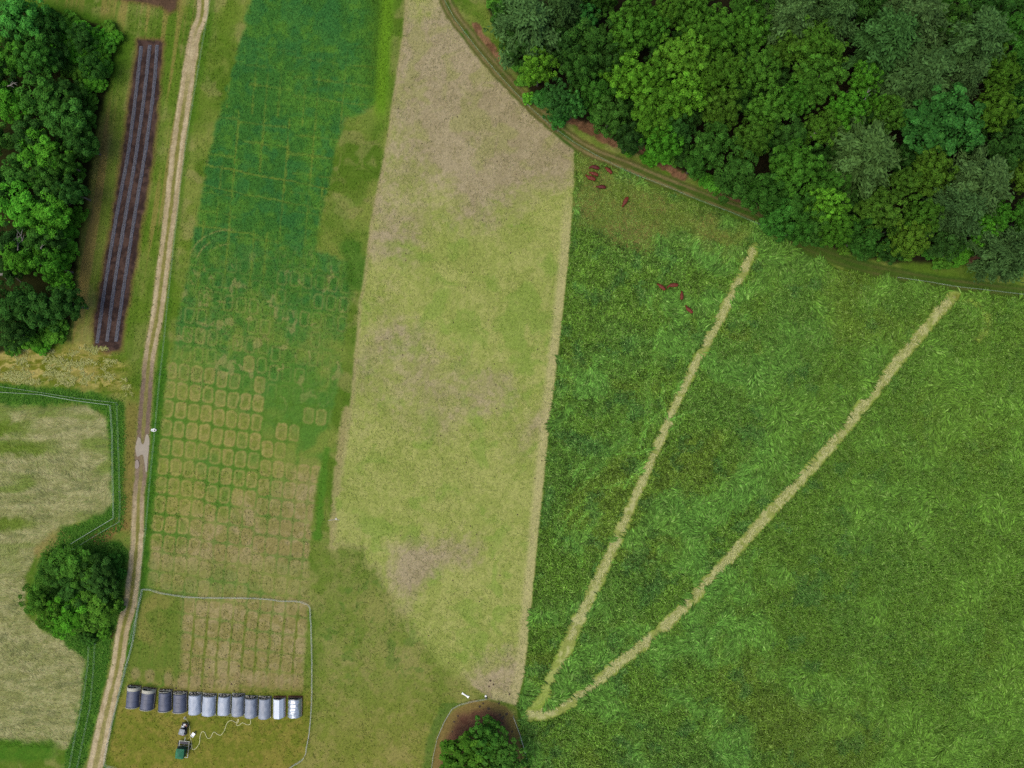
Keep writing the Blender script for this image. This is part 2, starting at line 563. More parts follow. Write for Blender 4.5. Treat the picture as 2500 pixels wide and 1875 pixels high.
    # thin yellow lines between lush blocks
    ln = sm(3.2, .8, np.abs(ps * 0 + (PY - (402 + (PX - 505) * .2)) + e1 * 9)) + .8 * sm(3.0, .8, np.abs(PY - (452 + (PX - 490) * .2) + e1 * 9)) + .9 * sm(3.2, .8, np.abs(PY - (548 + (PX - 475) * .18) + e1 * 10)) * sm(660, 600, PX) + .8 * sm(3, .8, np.abs(PY - (745 + (PX - 430) * .12) + e1 * 10)) * sm(600, 540, PX)
    vl = sm(3, 1, vgap + e1 * 6) * (hash2(np.floor(ci).astype(int), np.floor(cj / 3).astype(int), 5) > .35) * sm(60, 300, PY) * .8
    hl = sm(3, 1, np.abs(np.abs(cj - j0) - .5) * 46 + e1 * 8) * (hash2(np.floor(cj).astype(int), np.floor(ci / 4).astype(int), 8) > .5) * sm(40, 200, PY) * .6
    lines = np.clip((ln + vl + hl), 0, 1) * sm(900, 700, PY) * (.55 + .45 * sm(.35, .6, mid2))
    field = L(field, (114, 134, 54), lines * .85)
    # curved machine marks near 560..760
    rr = np.hypot(PX - 560, (PY - 650) * 1.15)
    arcs = (sm(3, 1, np.abs(rr - 62)) + sm(3, 1, np.abs(rr - 82)) + sm(3, 1, np.abs(rr - 102))) * sm(600, 540, PX) * sm(.42, .6, fbm(X, Y, 2, 2, 19))
    field = L(field, (150, 142, 84), np.clip(arcs, 0, 1) * .6)
    # sparse olive streak in the east of the lush block
    field = L(field, (74, 108, 32), sm(870, 930, PX) * sm(300, 200, PY) * .8)
    mix(pm, field)
    reg[pm > .5] = 1
    mix(sm(26, 4, np.abs(PX - (946 - (PY) * .06))) * sm(320, 250, PY), (98, 138, 36))
    # green rank strip below
    gsx = line_dist(PX, PY, [(856, 610), (870, 640), (868, 690)], 60)[0] + e1 * 26
    mix(sm(34, 14, gsx), L((60, 100, 30), (92, 124, 50), fine))
    gsx = line_dist(PX, PY, [(798, 1100), (785, 1200), (776, 1310)], 60)[0] + e1 * 16
    mix(sm(14, 4, gsx) * .9, (80, 122, 40))
    pale = line_dist(PX, PY, [(845, 1000), (822, 1180), (812, 1330)], 60)[0] + e1 * 16
    mix(sm(14, 5, pale) * .8, (160, 148, 104))

    # ---- centre stubble
    ss = poly_sdf(PX, PY, STUBBLE) + e1 * (3 + 30 * sm(1050, 1250, PY) * (PX < 1100))
    bw = np.where(PX < 1150, 4 + 16 * sm(1150, 1300, PY), 3)
    smk = sm(0, 1, .5 - ss / (2 * bw))
    tz = fbm(X, Y, 26, 4, 21)
    bias = .26 * sm(500, 80, np.hypot((PX - 1000) * 1.3, PY - 420)) + .2 * sm(230, 60, np.hypot(PX - 985, PY - 960)) + .2 * sm(110, 20, np.hypot(PX - 1000, PY - 1385)) + .16 * sm(90, 30, np.hypot(PX - 1210, PY - 960)) \
        + .22 * sm(200, 60, np.hypot(PX - 1130, PY - 180)) - .3 * sm(300, 100, np.hypot(PX - 1230, PY - 620)) - .12 * sm(1000, 1150, PY) + .25 * sm(160, 40, np.hypot(PX - 1230, PY - 1690)) + .18 * sm(100, 30, np.hypot(PX - 1140, PY - 1320))
    tan_w = sm(.36, .70, tz + bias + (fine - .5) * .2)
    yg = L((144, 154, 80), (160, 164, 95), sm(.35, .65, mid * .5 + fine * .5))
    yg = L(yg, (124, 150, 64), sm(.55, .72, fbm(X, Y, 5, 4, 22)) * .6)
    tn = L((152, 140, 108), (166, 153, 122), sm(.3, .7, fine * .6 + mid * .4))
    tn = L(tn, (146, 148, 88), sm(.5, .7, fbm(X, Y, 4, 4, 23)) * .5)
    stub = L(yg, tn, tan_w)
    rim = sm(32, 16, -ss) * (PX > 1200) * sm(400, 600, PY)
    stub = L(stub, (178, 170, 122), np.abs(rim) * .8)
    grn = sm(15, 2, -ss) * (PX < 1000) * .6
    stub = L(stub, (160, 148, 108), grn)
    mix(smk, stub)
    reg[smk > .5] = 2

    # ---- hay field
    hm, hs = inside(HAY, 6, 14)
    rowy = .55 * fbm((X + Y * .08) * .3, (Y + 2 * (mid - .5)) * 1.3, 1.2, 4, 25) + .45 * fine
    hay = L((136, 140, 88), (164, 162, 116), sm(.3, .7, rowy))
    hay = L(hay, (112, 132, 60), sm(.5, .66, fbm(X * .35, Y, 5, 3, 26)) * .8 * sm(1500, 1200, PY))
    hay = L(hay, (104, 112, 72), sm(.56, .72, fbm(X * .4, Y * 1.2, 1.3, 5, 27)) * .45)
    hay = L(hay, (96, 122, 40), np.clip(sm(26, 6, np.abs(PY - 1095 + e1 * 30)) * sm(170, 80, PX) + sm(22, 4, np.abs(PY - 1280 + e1 * 30)) * sm(110, 40, PX) + sm(20, 5, np.abs(PY - 1045 + e1 * 30)) * sm(90, 30, PX), 0, 1) * .8)
    mix(hm, hay)
    reg[hm > .5] = 3

    # ---- meadow ground under the tall grass
    mm, ms = inside(MEADOW, 3, 6)
    md = L((58, 92, 28), (84, 116, 40), sm(.3, .7, fine))
    oli = sm(.5, .64, fbm(X, Y, 16, 4, 30) + .12 * sm(150, 40, np.hypot(PX - 1770, (PY - 1080) * .7)) + .14 * sm(160, 50, np.hypot((PX - 1960) * .6, PY - 1800)) - .06)
    md = L(md, L((88, 98, 32), (104, 106, 42), fine), oli * .4)
    graz = sm(20, -30, poly_sdf(PX, PY, [(1404, 360), (1520, 425), (1700, 505), (1840, 570), (1780, 640), (1640, 560), (1600, 610), (1520, 600), (1480, 590), (1405, 540)]) + e1 * 60)
    md = L(md, L((92, 120, 40), (124, 120, 66), sm(.38, .62, mid * .6 + fine * .4)), graz)
    tk = sm(70, 20, np.hypot((PX - 1545) * .62, PY - 575) + e1 * 40)
    md = L(md, (130, 118, 72), tk * .8)
    mix(mm, md)
    reg[mm > .5] = 4

    # mown strips
    for k, (ln_, hw) in enumerate(((MOW_A, 14), (MOW_B, 17))):
        dd, sd, al, _ = line_dist(PX, PY, ln_, 50)
        dd = dd + e1 * 6
        hw = hw + (5 * sm(500, 1000, al) if k == 0 else 0 * al)
        fade = sm(0, 50, al) if k == 0 else sm(-10, 30, al)
        end = sm(1700, 1560, PY) if k == 0 else 1
        m = sm(hw + 5, hw - 4, dd)
        c = L((142, 152, 80), (178, 178, 122), sm(.4, .62, fbm(X, Y, 1.6, 3, 31 + k)))
        c = L((134, 156, 66), c, sm(hw * 1.05, hw * .45, dd + (fbm(X, Y, 1.2, 2, 77) - .5) * 8) * (.3 + .7 * end) * (.5 + .5 * fade))
        mix(m, c)
        reg[dd < hw] = 5 + k
    dd, _, _, _ = line_dist(PX, PY, LOOP, 40)
    mix(sm(9, 3, np.abs(dd - 0) + e1 * 10) * .6, (112, 118, 44))

    # ---- verge of the hay field
    vm, vs = inside(VERGE, 9, 26)
    vg = L((54, 96, 30), (82, 124, 42), sm(.3, .7, fine))
    mix(vm, vg)
    mix(sm(26, 6, line_dist(PX, PY, [(232, 1318), (265, 1300), (295, 1285)], 60)[0] + e1 * 26), L((150, 128, 76), (120, 100, 56), fine))
    mix(sm(24, 6, line_dist(PX, PY, [(95, 1350), (150, 1310)], 60)[0] + e1 * 30) * .8, (146, 134, 80))
    mix(sm(34, 14, np.abs(PY - 1832) + e1 * 20) * sm(160, 110, PX), L((62, 108, 30), (88, 120, 40), fine))
    mix(sm(22, 10, np.hypot((PX - 262), (PY - 1545)) + e1 * 20) * .8, (118, 104, 56))
    # brown strip between verge and road
    mix(sm(22, 8, np.abs(PX - (322 - (PY - 980) * .035)) + e1 * 10) * sm(960, 1000, PY) * sm(1320, 1270, PY) * .7, (128, 112, 62))
    # green strip along the east fence of the road
    fl = line_dist(PX, PY, [(520, 0), (456, 354), (432, 554), (411, 747), (392, 928), (384, 1017), (375, 1109), (366, 1204), (358, 1297), (348, 1400), (338, 1486), (318, 1560), (300, 1640), (280, 1725), (262, 1810), (250, 1900)], 60)[0]
    mix(sm(17, 6, fl + e1 * 10) * sm(760, 900, PY), L((52, 96, 28), (80, 120, 38), fine))
    mix(sm(12, 3, fl + e1 * 8) * sm(960, 800, PY) * .5, (70, 112, 30))

    # ---- woodland floor
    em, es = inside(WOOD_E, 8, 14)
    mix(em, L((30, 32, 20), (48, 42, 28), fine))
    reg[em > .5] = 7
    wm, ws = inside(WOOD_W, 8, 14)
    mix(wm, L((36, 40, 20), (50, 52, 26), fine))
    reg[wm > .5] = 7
    # rusty leaf litter at the wood's edge
    for pts, wd in (([(1385, 290), (1440, 320), (1500, 352)], 15), ([(1160, 62), (1195, 110), (1222, 165)], 13), ([(1245, 210), (1275, 236)], 10), ([(1610, 400), (1665, 432)], 12), ([(1735, 466), (1790, 486), (1850, 510)], 17), ([(1560, 345), (1575, 370)], 10), ([(2375, 635), (2425, 640)], 17)):
        dd = line_dist(PX, PY, pts, 50)[0] + e1 * 24
        mm_ = sm(wd, wd * .5, dd)
        mix(mm_, L((138, 104, 78), (108, 80, 58), sm(.3, .7, fine)))

    # ---- woodland track
    td, ts, ta, _ = line_dist(PX, PY, TRACK, 70)
    tdn = td + e1 * 7
    tm = sm(20, 14, tdn)
    far = sm(1850, 2000, PX)
    c = L(L((66, 94, 34), (92, 96, 48), sm(.35, .65, mid)), L((60, 92, 30), (80, 96, 40), mid), sm(1450, 1750, PX))
    c = L(c, L((132, 118, 82), (100, 96, 58), sm(1500, 1900, PX)), sm(4.5, 1.5, np.abs(td - 8) + e1 * 4) * (.55 + .45 * sm(.35, .6, mid2)) * (.9 - .35 * far))
    c = L(c, (116, 94, 62), sm(8, 18, td * (ts > 0)) * .4 * (1 - far))
    mix(tm, c)
    reg[tdn < 17] = 8

    # ---- bare ring under the lone tree
    rm, rs2 = inside(RING, 5, 10)
    rc = L((128, 112, 66), (114, 84, 66), sm(12, 34, -rs2 + e1 * 20))
    rc = L(rc, (100, 68, 56), sm(.5, .65, fine) * sm(20, 36, -rs2) * .7)
    mix(rm, rc)
    reg[rm > .5] = 9
    mix(sm(16, 4, np.abs(rs2 - 12) + e1 * 12) * (PX < 1150) * (PY > 1715) * .6, (76, 110, 44))

    # ---- paddock
    pk = sm(4, -4, poly_sdf(PX, PY, PADDOCK) + e1 * 5)
    mix(pk * sm(1660, 1720, PY) * .85, L((110, 118, 42), (134, 126, 58), sm(.35, .65, fine * .6 + mid * .4)))
    mix(pk * sm(455, 430, PX) * sm(1690, 1640, PY) * .85, L((98, 118, 46), (128, 128, 66), sm(.35, .65, mid)))

    for ox_, oy_ in ((330, 1648), (366, 1655), (410, 1660), (445, 1664), (480, 1664), (515, 1664), (548, 1662), (582, 1660), (612, 1664), (646, 1666), (682, 1668), (718, 1666)):
        d_o = np.hypot((PX - ox_) / 13, (PY - oy_ + 4) / 19) + e1 * .5
        mix(sm(1.1, .6, d_o) * .7, L((140, 124, 84), (156, 142, 104), fine))
    # ---- soil
    for poly in (BED, PATCH):
        bm_, bs_ = inside(poly, 4, 9)
        mix(sm(14, 0, bs_) * .75, (112, 92, 58))
        mix(bm_, L((58, 46, 44), (84, 66, 60), sm(.3, .7, fine)))
        if poly is PATCH:
            mix(bm_ * .5, (112, 88, 62))
        reg[bm_ > .5] = 10

    # ---- dirt road
    hw = rx[:, 0] / 2
    rn = rd + e1 * 4
    rm = sm(hw + 1.5, hw - 1.5, rn)
    sand = L((166, 150, 116), (192, 176, 144), sm(.3, .7, fine * .5 + fbm(cx_road * .1, Y * .05, .6, 2, 35) * .5))
    sand = L(sand, L((104, 88, 76), (136, 118, 104), fine), np.clip(rx[:, 2] * 1.1 * sm(.2, .6, fine + .2), 0, 1))
    mid_g = sm(hw * .36, hw * .2, rn) * rx[:, 1]
    sand = L(sand, L((112, 118, 56), (150, 138, 84), fine), mid_g * (1 - .3 * rx[:, 2]))
    mix(sm(hw + 6, hw - 2, rn) * .6, (140, 126, 84))
    mix(rm, sand)
    reg[rn < hw] = 11
    # the stubble's darker weeds and fine grit everywhere
    k = 1 + (grit - .5) * .16
    col *= k[:, None]
    return np.clip(col, 4, 240), reg


gcol, greg = paint_ground(X, Y, PX, PY)
gz = (fbm(X, Y, 9, 3, 40) - .5) * .12
edge = np.minimum(np.minimum(X + 140, 140 - X), np.minimum(Y + 108, 108 - Y))
gz = gz * sm(0, 6, edge)
gz[greg == 11] -= .03
galb = alb(gcol)
GRID_COL = galb.reshape(NY, NX, 3)
GRID_Z = gz.reshape(NY, NX)
GRID_REG = greg.reshape(NY, NX)
ii, jj = np.meshgrid(np.arange(NX - 1), np.arange(NY - 1))
v00 = (jj * NX + ii).ravel()
quads = np.stack([v00, v00 + 1, v00 + NX + 1, v00 + NX], 1)
freg = greg[v00]
REG_NAMES = {0: ("ground", "rough green and straw coloured pasture between the tracks and fields"),
             1: ("plot_field", "long green strip field with rows of worn tan rectangles"),
             2: ("stubble_field", "pale tan and yellow green grazed field in the middle"),
             3: ("hay_field", "pale mown field west of the dirt road"),
             4: ("meadow_field", "ground under the tall green grass east of the stubble"),
             5: ("mown_path", "narrower and straighter of the two pale mown strips"),
             6: ("mown_path", "wider pale mown strip that curves round at its lower end"),
             7: ("woodland_floor", "dark leaf covered floor below the woods"),
             8: ("woodland_track", "two rut grassy track along the edge of the big wood"),
             9: ("bare_ground", "reddish brown bare ground round the lone tree"),
             10: ("soil_ground", "dark brown tilled soil"),
             11: ("dirt_road", "sandy two rut dirt road with grassy middle")}
VERTS = np.stack([X, Y, gz], 1)
for r, (nm, lb) in REG_NAMES.items():
    q = quads[freg == r]
    used = np.unique(q)
    remap = np.full(len(X), -1, np.int64)
    remap[used] = np.arange(len(used))
    vv, qq, cc = VERTS[used], remap[q], galb[used]
    sizes = np.full(len(qq), 4)
    fl = qq.ravel()
    if r == 0:      # carry the sheet on to the horizon
        k = len(vv)
        B = 3000.0
        ring = np.array([(-140, -108, 0), (140, -108, 0), (140, 108, 0), (-140, 108, 0), (-B, -B, 0), (B, -B, 0), (B, B, 0), (-B, B, 0)], float)
        vv = np.vstack([vv, ring])
        cc = np.vstack([cc, np.tile(alb((88, 112, 42)), (8, 1))])
        fq = [(k + a, k + 4 + a, k + 4 + b, k + b) for a, b in ((0, 1), (1, 2), (2, 3), (3, 0))]
        fl = np.concatenate([fl, np.array(fq).ravel()])
        sizes = np.full(len(qq) + 4, 4)
    me = np_mesh(nm, vv, fl, sizes, M_GROUND, {"col": cc}, smooth=True)
    tag(link(nm, me), lb, "ground", kind="structure")


def sample(px, py):
    """ground albedo, height, region at photograph pixels"""
    x, y = (px - 1250) * MPP, (937.5 - py) * MPP
    i = np.clip(np.round((x + 140) / STEP).astype(int), 0, NX - 1)
    j = np.clip(np.round((y + 108) / STEP).astype(int), 0, NY - 1)
    return GRID_COL[j, i], GRID_Z[j, i], GRID_REG[j, i]


def gz_at(px, py):
    return float(sample(np.array([px]), np.array([py]))[1][0])


# puddles in the road
def sheet(name, poly, mat, z, label, cat=None):
    P = smooth_line(poly + [poly[0]], 2.5)[:-1]
    vs = [(*W(a, b), z) for a, b in P]
    bm = bmesh.new()
    bm.faces.new([bm.verts.new(v) for v in vs])
    bmesh.ops.recalc_face_normals(bm, faces=bm.faces)
    for f in bm.faces:
        if f.normal.z < 0: f.normal_flip()
    bmesh.ops.triangulate(bm, faces=bm.faces)
    me = bpy.data.meshes.new(name)
    bm.to_mesh(me)
    bm.free()
    me.materials.append(mat)
    return tag(link(name, me), label, cat, kind="structure")


M_PUDDLE = solid("muddy_water", alb((160, 150, 136)), 0.5, var=.06, scale=.6, spec=.12)
M_PUDDLE2 = solid("muddy_water_edge", alb((150, 136, 130)), 0.5, var=.08, scale=.6, spec=.12)
sheet("puddle", [(337, 1067), (343, 1070), (345, 1080), (349, 1085), (353, 1078), (356, 1064), (361, 1060), (365, 1074), (364, 1095), (361, 1120), (359, 1150), (356, 1152), (353, 1130), (350, 1113), (346, 1110), (340, 1113), (335, 1115), (332, 1105), (331, 1090)], M_PUDDLE, .05, "pale muddy puddle spread across both ruts of the dirt road", "puddle")
sheet("puddle", [(331, 1126), (335, 1122), (339, 1128), (339, 1140), (335, 1144), (330, 1142)], M_PUDDLE2, .05, "small muddy puddle in the west rut just below the big puddle", "puddle")

# ---------------------------------------------------------------- grass and straw as real blades (stuff)
def blades(name, px, py, ang, length, width, lift, col, label, zoff=0.02, roll=.5):
    n = len(px)
    x, y = (px - 1250) * MPP, (937.5 - py) * MPP
    z = sample(px, py)[1] + zoff
    dx, dy = np.cos(ang), np.sin(ang)
    r = (rng.random(n) - .5) * 2 * roll
    wx, wy, wz = -dy * width / 2, dx * width / 2, r * width / 2
    bend = (rng.random(n) - .5) * .5
    mx_, my_ = x + dx * length * .5 - dy * length * bend * .25, y + dy * length * .5 + dx * length * bend * .25
    tx, ty = x + dx * length - dy * length * bend * .2, y + dy * length + dx * length * bend * .2
    v = np.empty((n, 5, 3), np.float32)
    v[:, 0] = np.stack([x - wx, y - wy, z], 1)
    v[:, 1] = np.stack([x + wx, y + wy, z], 1)
    v[:, 2] = np.stack([mx_ + wx, my_ + wy, z + lift + wz], 1)
    v[:, 3] = np.stack([mx_ - wx, my_ - wy, z + lift - wz], 1)
    v[:, 4] = np.stack([tx, ty, z + lift * .75], 1)
    b = (np.arange(n) * 5)[:, None]
    f = (b + np.array([[0, 1, 2, 3, 3, 2, 4]])).ravel()
    sizes = np.tile([4, 3], n)
    c = np.repeat(col[:, None, :], 5, 1).reshape(-1, 3)
    me = np_mesh(name, v.reshape(-1, 3), f, sizes, M_BLADE, {"col": c})
    return tag(link(name, me), label, "grass", kind="stuff")


def scatter(poly, density):
    """random photograph-pixel points inside poly, density per square metre"""
    P = np.array(poly, float)
    lo, hi = np.maximum(P.min(0), (-60, -60)), np.minimum(P.max(0), (2560, 1935))
    n = int(density * (hi[0] - lo[0]) * (hi[1] - lo[1]) * MPP * MPP)
    px, py = rng.uniform(lo[0], hi[0], n), rng.uniform(lo[1], hi[1], n)
    k = poly_sdf(px, py, poly) < 0
    return px[k], py[k]


TRAILS = [[(1588, 905), (1586, 960), (1578, 1010), (1572, 1060), (1562, 1085)], [(1605, 1010), (1580, 1040), (1565, 1090)], [(1470, 1120), (1510, 1104), (1550, 1108), (1590, 1095)], [(1520, 1195), (1545, 1165), (1570, 1130)],
          [(1410, 1200), (1440, 1160), (1470, 1130)], [(1450, 1190), (1500, 1185), (1560, 1150)], [(1395, 1190), (1405, 1150), (1440, 1120)], [(1350, 1330), (1380, 1270), (1430, 1220)], [(1372, 1345), (1400, 1290), (1450, 1235)],
          [(1410, 1390), (1420, 1330), (1465, 1260)], [(1700, 1000), (1650, 1020), (1610, 1050)], [(1620, 930), (1618, 985), (1640, 1030)], [(1650, 640), (1690, 620), (1700, 580)], [(1590, 900), (1600, 840), (1620, 790)], [(1640, 960), (1665, 930), (1690, 900)]]


def meadow_grass():
    px, py = scatter(MEADOW, 26)
    c0, z, reg = sample(px, py)
    k = (reg == 4) & (poly_sdf(px, py, MEADOW) < -4.5)
    px, py = px[k], py[k]
    x, y = (px - 1250) * MPP, (937.5 - py) * MPP
    n = len(px)
    e = fbm(x, y, 2.5, 2, 50) - .5
    graz = sm(20, -30, poly_sdf(px, py, [(1404, 360), (1520, 425), (1700, 505), (1840, 570), (1780, 640), (1640, 560), (1600, 610), (1520, 600), (1480, 590), (1405, 540)]) + e * 60)
    lod_n = fbm(x, y, 8, 3, 51)
    lod = sm(.53, .62, lod_n + .05 * sm(1900, 2300, px)) * (1 - graz)
    olive = sm(.5, .64, fbm(x, y, 16, 4, 30) + .12 * sm(150, 40, np.hypot(px - 1770, (py - 1080) * .7)) + .14 * sm(160, 50, np.hypot((px - 1960) * .6, py - 1800)) - .06)
    blue = sm(.5, .64, fbm(x, y, 11, 4, 52) + .06 * sm(1900, 1500, px)) * (1 - olive * .7)
    # flow for the laid-over grass: curl of a smooth potential, plus swirl
    th = 2 * math.pi * (fbm(x, y, 13, 2, 53) * 2.2) + .9 * (fbm(x, y, 3.5, 2, 54) - .5) * 4
    rnd = rng.random(n) * 2 * math.pi
    crk = 2 * math.pi * fbm(x, y, 1.1, 2, 75) * 2.5
    # trails where animals have pressed the grass over
    trail = np.zeros(n)
    for t_ in TRAILS:
        P_ = smooth_line(t_, 8)
        dd, sd, al, _ = line_dist(px, py, P_, 30)
        m = sm(6, 2, dd)
        a_ = math.atan2(-(P_[-1, 1] - P_[0, 1]), P_[-1, 0] - P_[0, 0])
        k_ = m > trail
        th = np.where(k_, a_ + (rng.random(n) - .5) * .5, th)
        trail = np.maximum(trail, m * (1 - 1.6 * sm(1.0, 4.0, dd * (sd > 0))))
    lod = np.maximum(lod, np.abs(trail))
    spots = sm(.63, .72, fbm(x, y, 3.4, 2, 57)) * (1 - lod) * (1 - graz)
    ang = np.where(rng.random(n) < lod * .92, th + rng.normal(0, .2, n), np.where(rng.random(n) < .75, crk, rnd))
    ln = (.55 + .6 * rng.random(n)) * (1 - lod) + (1.3 + 1.2 * rng.random(n)) * lod
    ln = ln * (1 - .45 * graz)
    wd = (.11 + .11 * rng.random(n)) * (1 + .5 * lod - .3 * graz)
    lift = (.22 + .36 * rng.random(n)) * (1 - .45 * lod) * (1 - .6 * graz)
    v = rng.random(n)
    hl = .6 * fbm(x, y, .6, 2, 56) + .4 * (1 - np.abs(2 * fbm(x, y, 1.1, 2, 75) - 1) * 1.8)
    # stripes along the lie of the grass
    stp = vnoise((x * -np.sin(th) + y * np.cos(th)) * 2.2, (x * np.cos(th) + y * np.sin(th)) * .35, 58)
    base = np.tile(np.array([[92., 128., 48.]]), (n, 1))

    def to(c, w):
        base[:] = base + (np.array([c], float) - base) * np.asarray(w)[:, None]
    to((82, 122, 56), blue * .35)
    to((98, 118, 44), olive * .5)
    to((88, 134, 58), lod * .6 * (1 - .65 * sm(1750, 2000, px)))
    to((118, 134, 62), graz * .75)
    to((66, 108, 58), spots * .5)
    to((96, 134, 50), sm(1950, 2300, px) * .6)
    loopm = sm(12, 4, line_dist(px, py, LOOP, 40)[0] + e * 8)
    to((126, 146, 62), loopm * .7)
    lift = lift * (1 - .6 * loopm)
    tip = rng.random(n) < .16 * (1 - lod * .5)
    base[tip] = base[tip] * .6 + np.array([[150., 170., 104.]]) * .4
    amp = (.5 - .2 * sm(1700, 2000, px)) * (1 - lod * .4) * (1 - .45 * graz)
    k = 1 + (v - .5) * amp + (hl - .5) * amp * 1.4 + (stp - .5) * .75 * lod + trail * .22
    base *= np.clip(k, .35, 1.7)[:, None]
    blades("tall_grass", px, py, ang, ln, wd, lift, alb(np.clip(base, 6, 230)), "tall green grass, partly laid over in swirls, filling the eastern meadow", .02, .8)


def verge_grass():
    parts = []
    for poly, dens, lo, hi, L0, Wd, li in (
            (VERGE, 22, (56, 104, 34), (102, 146, 58), .6, .12, .2),
            (PLOTS, 9, (40, 92, 44), (84, 134, 64), .4, .1, .14)):
        px, py = scatter(poly, dens)
        x, y = (px - 1250) * MPP, (937.5 - py) * MPP
        c0, z, reg = sample(px, py)
        n = len(px)
        if poly is PLOTS:
            k = (reg == 1) & (rng.random(n) < sm(1000, 600, py + (fbm(x, y, 8, 2, 60) - .5) * 300))
        else:
            k = (reg != 11) & (rng.random(n) < sm(2, -16, poly_sdf(px, py, VERGE) + (fbm(x, y, 2.5, 2, 73) - .5) * 26))
        px, py, c0 = px[k], py[k], c0[k]
        n = len(px)
        t = rng.random((n, 1))
        c = alb(np.array(lo) * (1 - t) + np.array(hi) * t)
        if poly is PLOTS:
            c = c0 * (0.72 + .72 * t)
        parts.append((px, py, rng.random(n) * 6.283, L0 * (.6 + .8 * rng.random(n)), Wd * (.7 + .6 * rng.random(n)), li * (.5 + rng.random(n)), c))
    a = parts[0]
    blades("verge_grass", *a, "rank dark green grass on the fenced verge of the hay field", .02, .8)
    a = parts[1]
    blades("crop_grass", *a, "short lush green growth in the strip field's upper half", .02, .8)


def straw():
    # loose straw on the swath and the mown strips
    sw = [(-40, 862), (140, 850), (200, 838), (262, 846), (300, 900), (328, 965), (290, 958), (160, 942), (60, 935), (-40, 930)]
    px, py = scatter(sw, 26)
    x, y = (px - 1250) * MPP, (937.5 - py) * MPP
    k = fbm(x * .8, y * 1.3, 1.7, 3, 61) + rng.normal(0, .04, len(px)) > .585
    px, py, x, y = px[k], py[k], x[k], y[k]
    a1 = 2 * math.pi * fbm(x, y, 1.6, 2, 62) * 2.5
    P, A = [(px, py)], [a1 + rng.normal(0, .25, len(px))]
    for ln_, hw in ((MOW_A, 10), (MOW_B, 13)):
        n = 5200
        t = rng.integers(0, len(ln_) - 1, n)
        u = rng.random((n, 1))
        p = ln_[t] * (1 - u) + ln_[t + 1] * u
        d = ln_[t + 1] - ln_[t]
        d = d / (np.linalg.norm(d, axis=1, keepdims=True) + 1e-9)
        off = rng.normal(0, hw * .34, (n, 1))
        q = p + np.stack([-d[:, 1], d[:, 0]], 1) * off
        xx, yy = (q[:, 0] - 1250) * MPP, (937.5 - q[:, 1]) * MPP
        keep = (fbm(xx, yy, 1.8, 2, 63) > .42) & (q[:, 1] < (1560 if hw == 10 else 1740))
        P.append((q[keep, 0], q[keep, 1]))
        A.append((np.arctan2(-d[:, 1], d[:, 0]) + rng.normal(0, .7, n))[keep])
    px, py, ang = np.concatenate([p[0] for p in P]), np.concatenate([p[1] for p in P]), np.concatenate(A)
    n = len(px)
    t = rng.random((n, 1))
    c = alb(np.array((156, 162, 92)) * (1 - t) + np.array((208, 206, 150)) * t)
    c = np.where((px < 335)[:, None], c * np.array([[.78, .80, .70]]), c)
    blades("loose_straw", px, py, ang, .5 + .7 * rng.random(n), .08 + .08 * rng.random(n), .06 + .14 * rng.random(n), c, "loose pale straw on the swath and the mown strips", .02, .6)["category"] = "straw"


def field_tufts():
    px, py = scatter(STUBBLE, 5)
    x, y = (px - 1250) * MPP, (937.5 - py) * MPP
    c0, z, reg = sample(px, py)
    k = (reg == 2) & (rng.random(len(px)) < .25 + .75 * sm(.4, .6, fbm(x, y, 5, 3, 66)))
    px, py, c0 = px[k], py[k], c0[k]
    n = len(px)
    t = rng.random((n, 1))
    c = c0 * (.82 + .4 * t) * np.array([[.97, 1.04, .92]])
    blades("stubble_grass", px, py, rng.random(n) * 6.283, .35 + .5 * rng.random(n), .07 + .07 * rng.random(n), .05 + .1 * rng.random(n), c, "thin regrowth of grass over the pale middle field", .02, .6)


def hay_stubble():
    px, py = scatter(HAY, 9)
    x, y = (px - 1250) * MPP, (937.5 - py) * MPP
    c0, z, reg = sample(px, py)
    k = reg == 3
    px, py, x, y, c0 = px[k], py[k], x[k], y[k], c0[k]
    n = len(px)
    t = rng.random((n, 1))
    st = fbm(x * .25, y * 1.6, 1.3, 3, 80)[:, None]
    c = c0 * (.93 + .22 * t + .35 * (st - .5)) * np.where(rng.random((n, 1)) < .15, np.array([[.8, .98, .8]]), np.array([[1.03, 1.0, .98]]))
    ang = .12 + (fbm(x, y, 9, 2, 81) - .5) * 2.2 + rng.normal(0, .3, n)
    blades("hay_stubble", px, py, ang, .4 + .6 * rng.random(n), .06 + .06 * rng.random(n), .03 + .06 * rng.random(n), np.clip(c, .004, .6), "short combed stubble of the mown field west of the road", .02, .6)


def pasture_tufts():
    n = 70000
    px, py = rng.uniform(230, 1300, n), rng.uniform(-40, 1930, n)
    c0, z, reg = sample(px, py)
    k = ((reg == 0) | ((reg == 1) & (py > 1150))) & (py > 0)
    px, py, c0 = px[k], py[k], c0[k]
    x, y = (px - 1250) * MPP, (937.5 - py) * MPP
    k = rng.random(len(px)) < .2 + .8 * sm(.4, .6, fbm(x, y, 4, 3, 71))
    px, py, c0 = px[k], py[k], c0[k]
    n = len(px)
    t = rng.random((n, 1))
    c = c0 * (.66 + .66 * t) * np.where(rng.random((n, 1)) < .12, np.array([[1.25, 1.2, 1.3]]), np.array([[.95, 1.05, .9]]))
    blades("pasture_grass", px, py, rng.random(n) * 6.283, .3 + .5 * rng.random(n), .08 + .08 * rng.random(n), .06 + .1 * rng.random(n), c, "thin uneven grass of the rough pasture strips", .02, .6)


meadow_grass()
verge_grass()
straw()
field_tufts()
pasture_tufts()
hay_stubble()


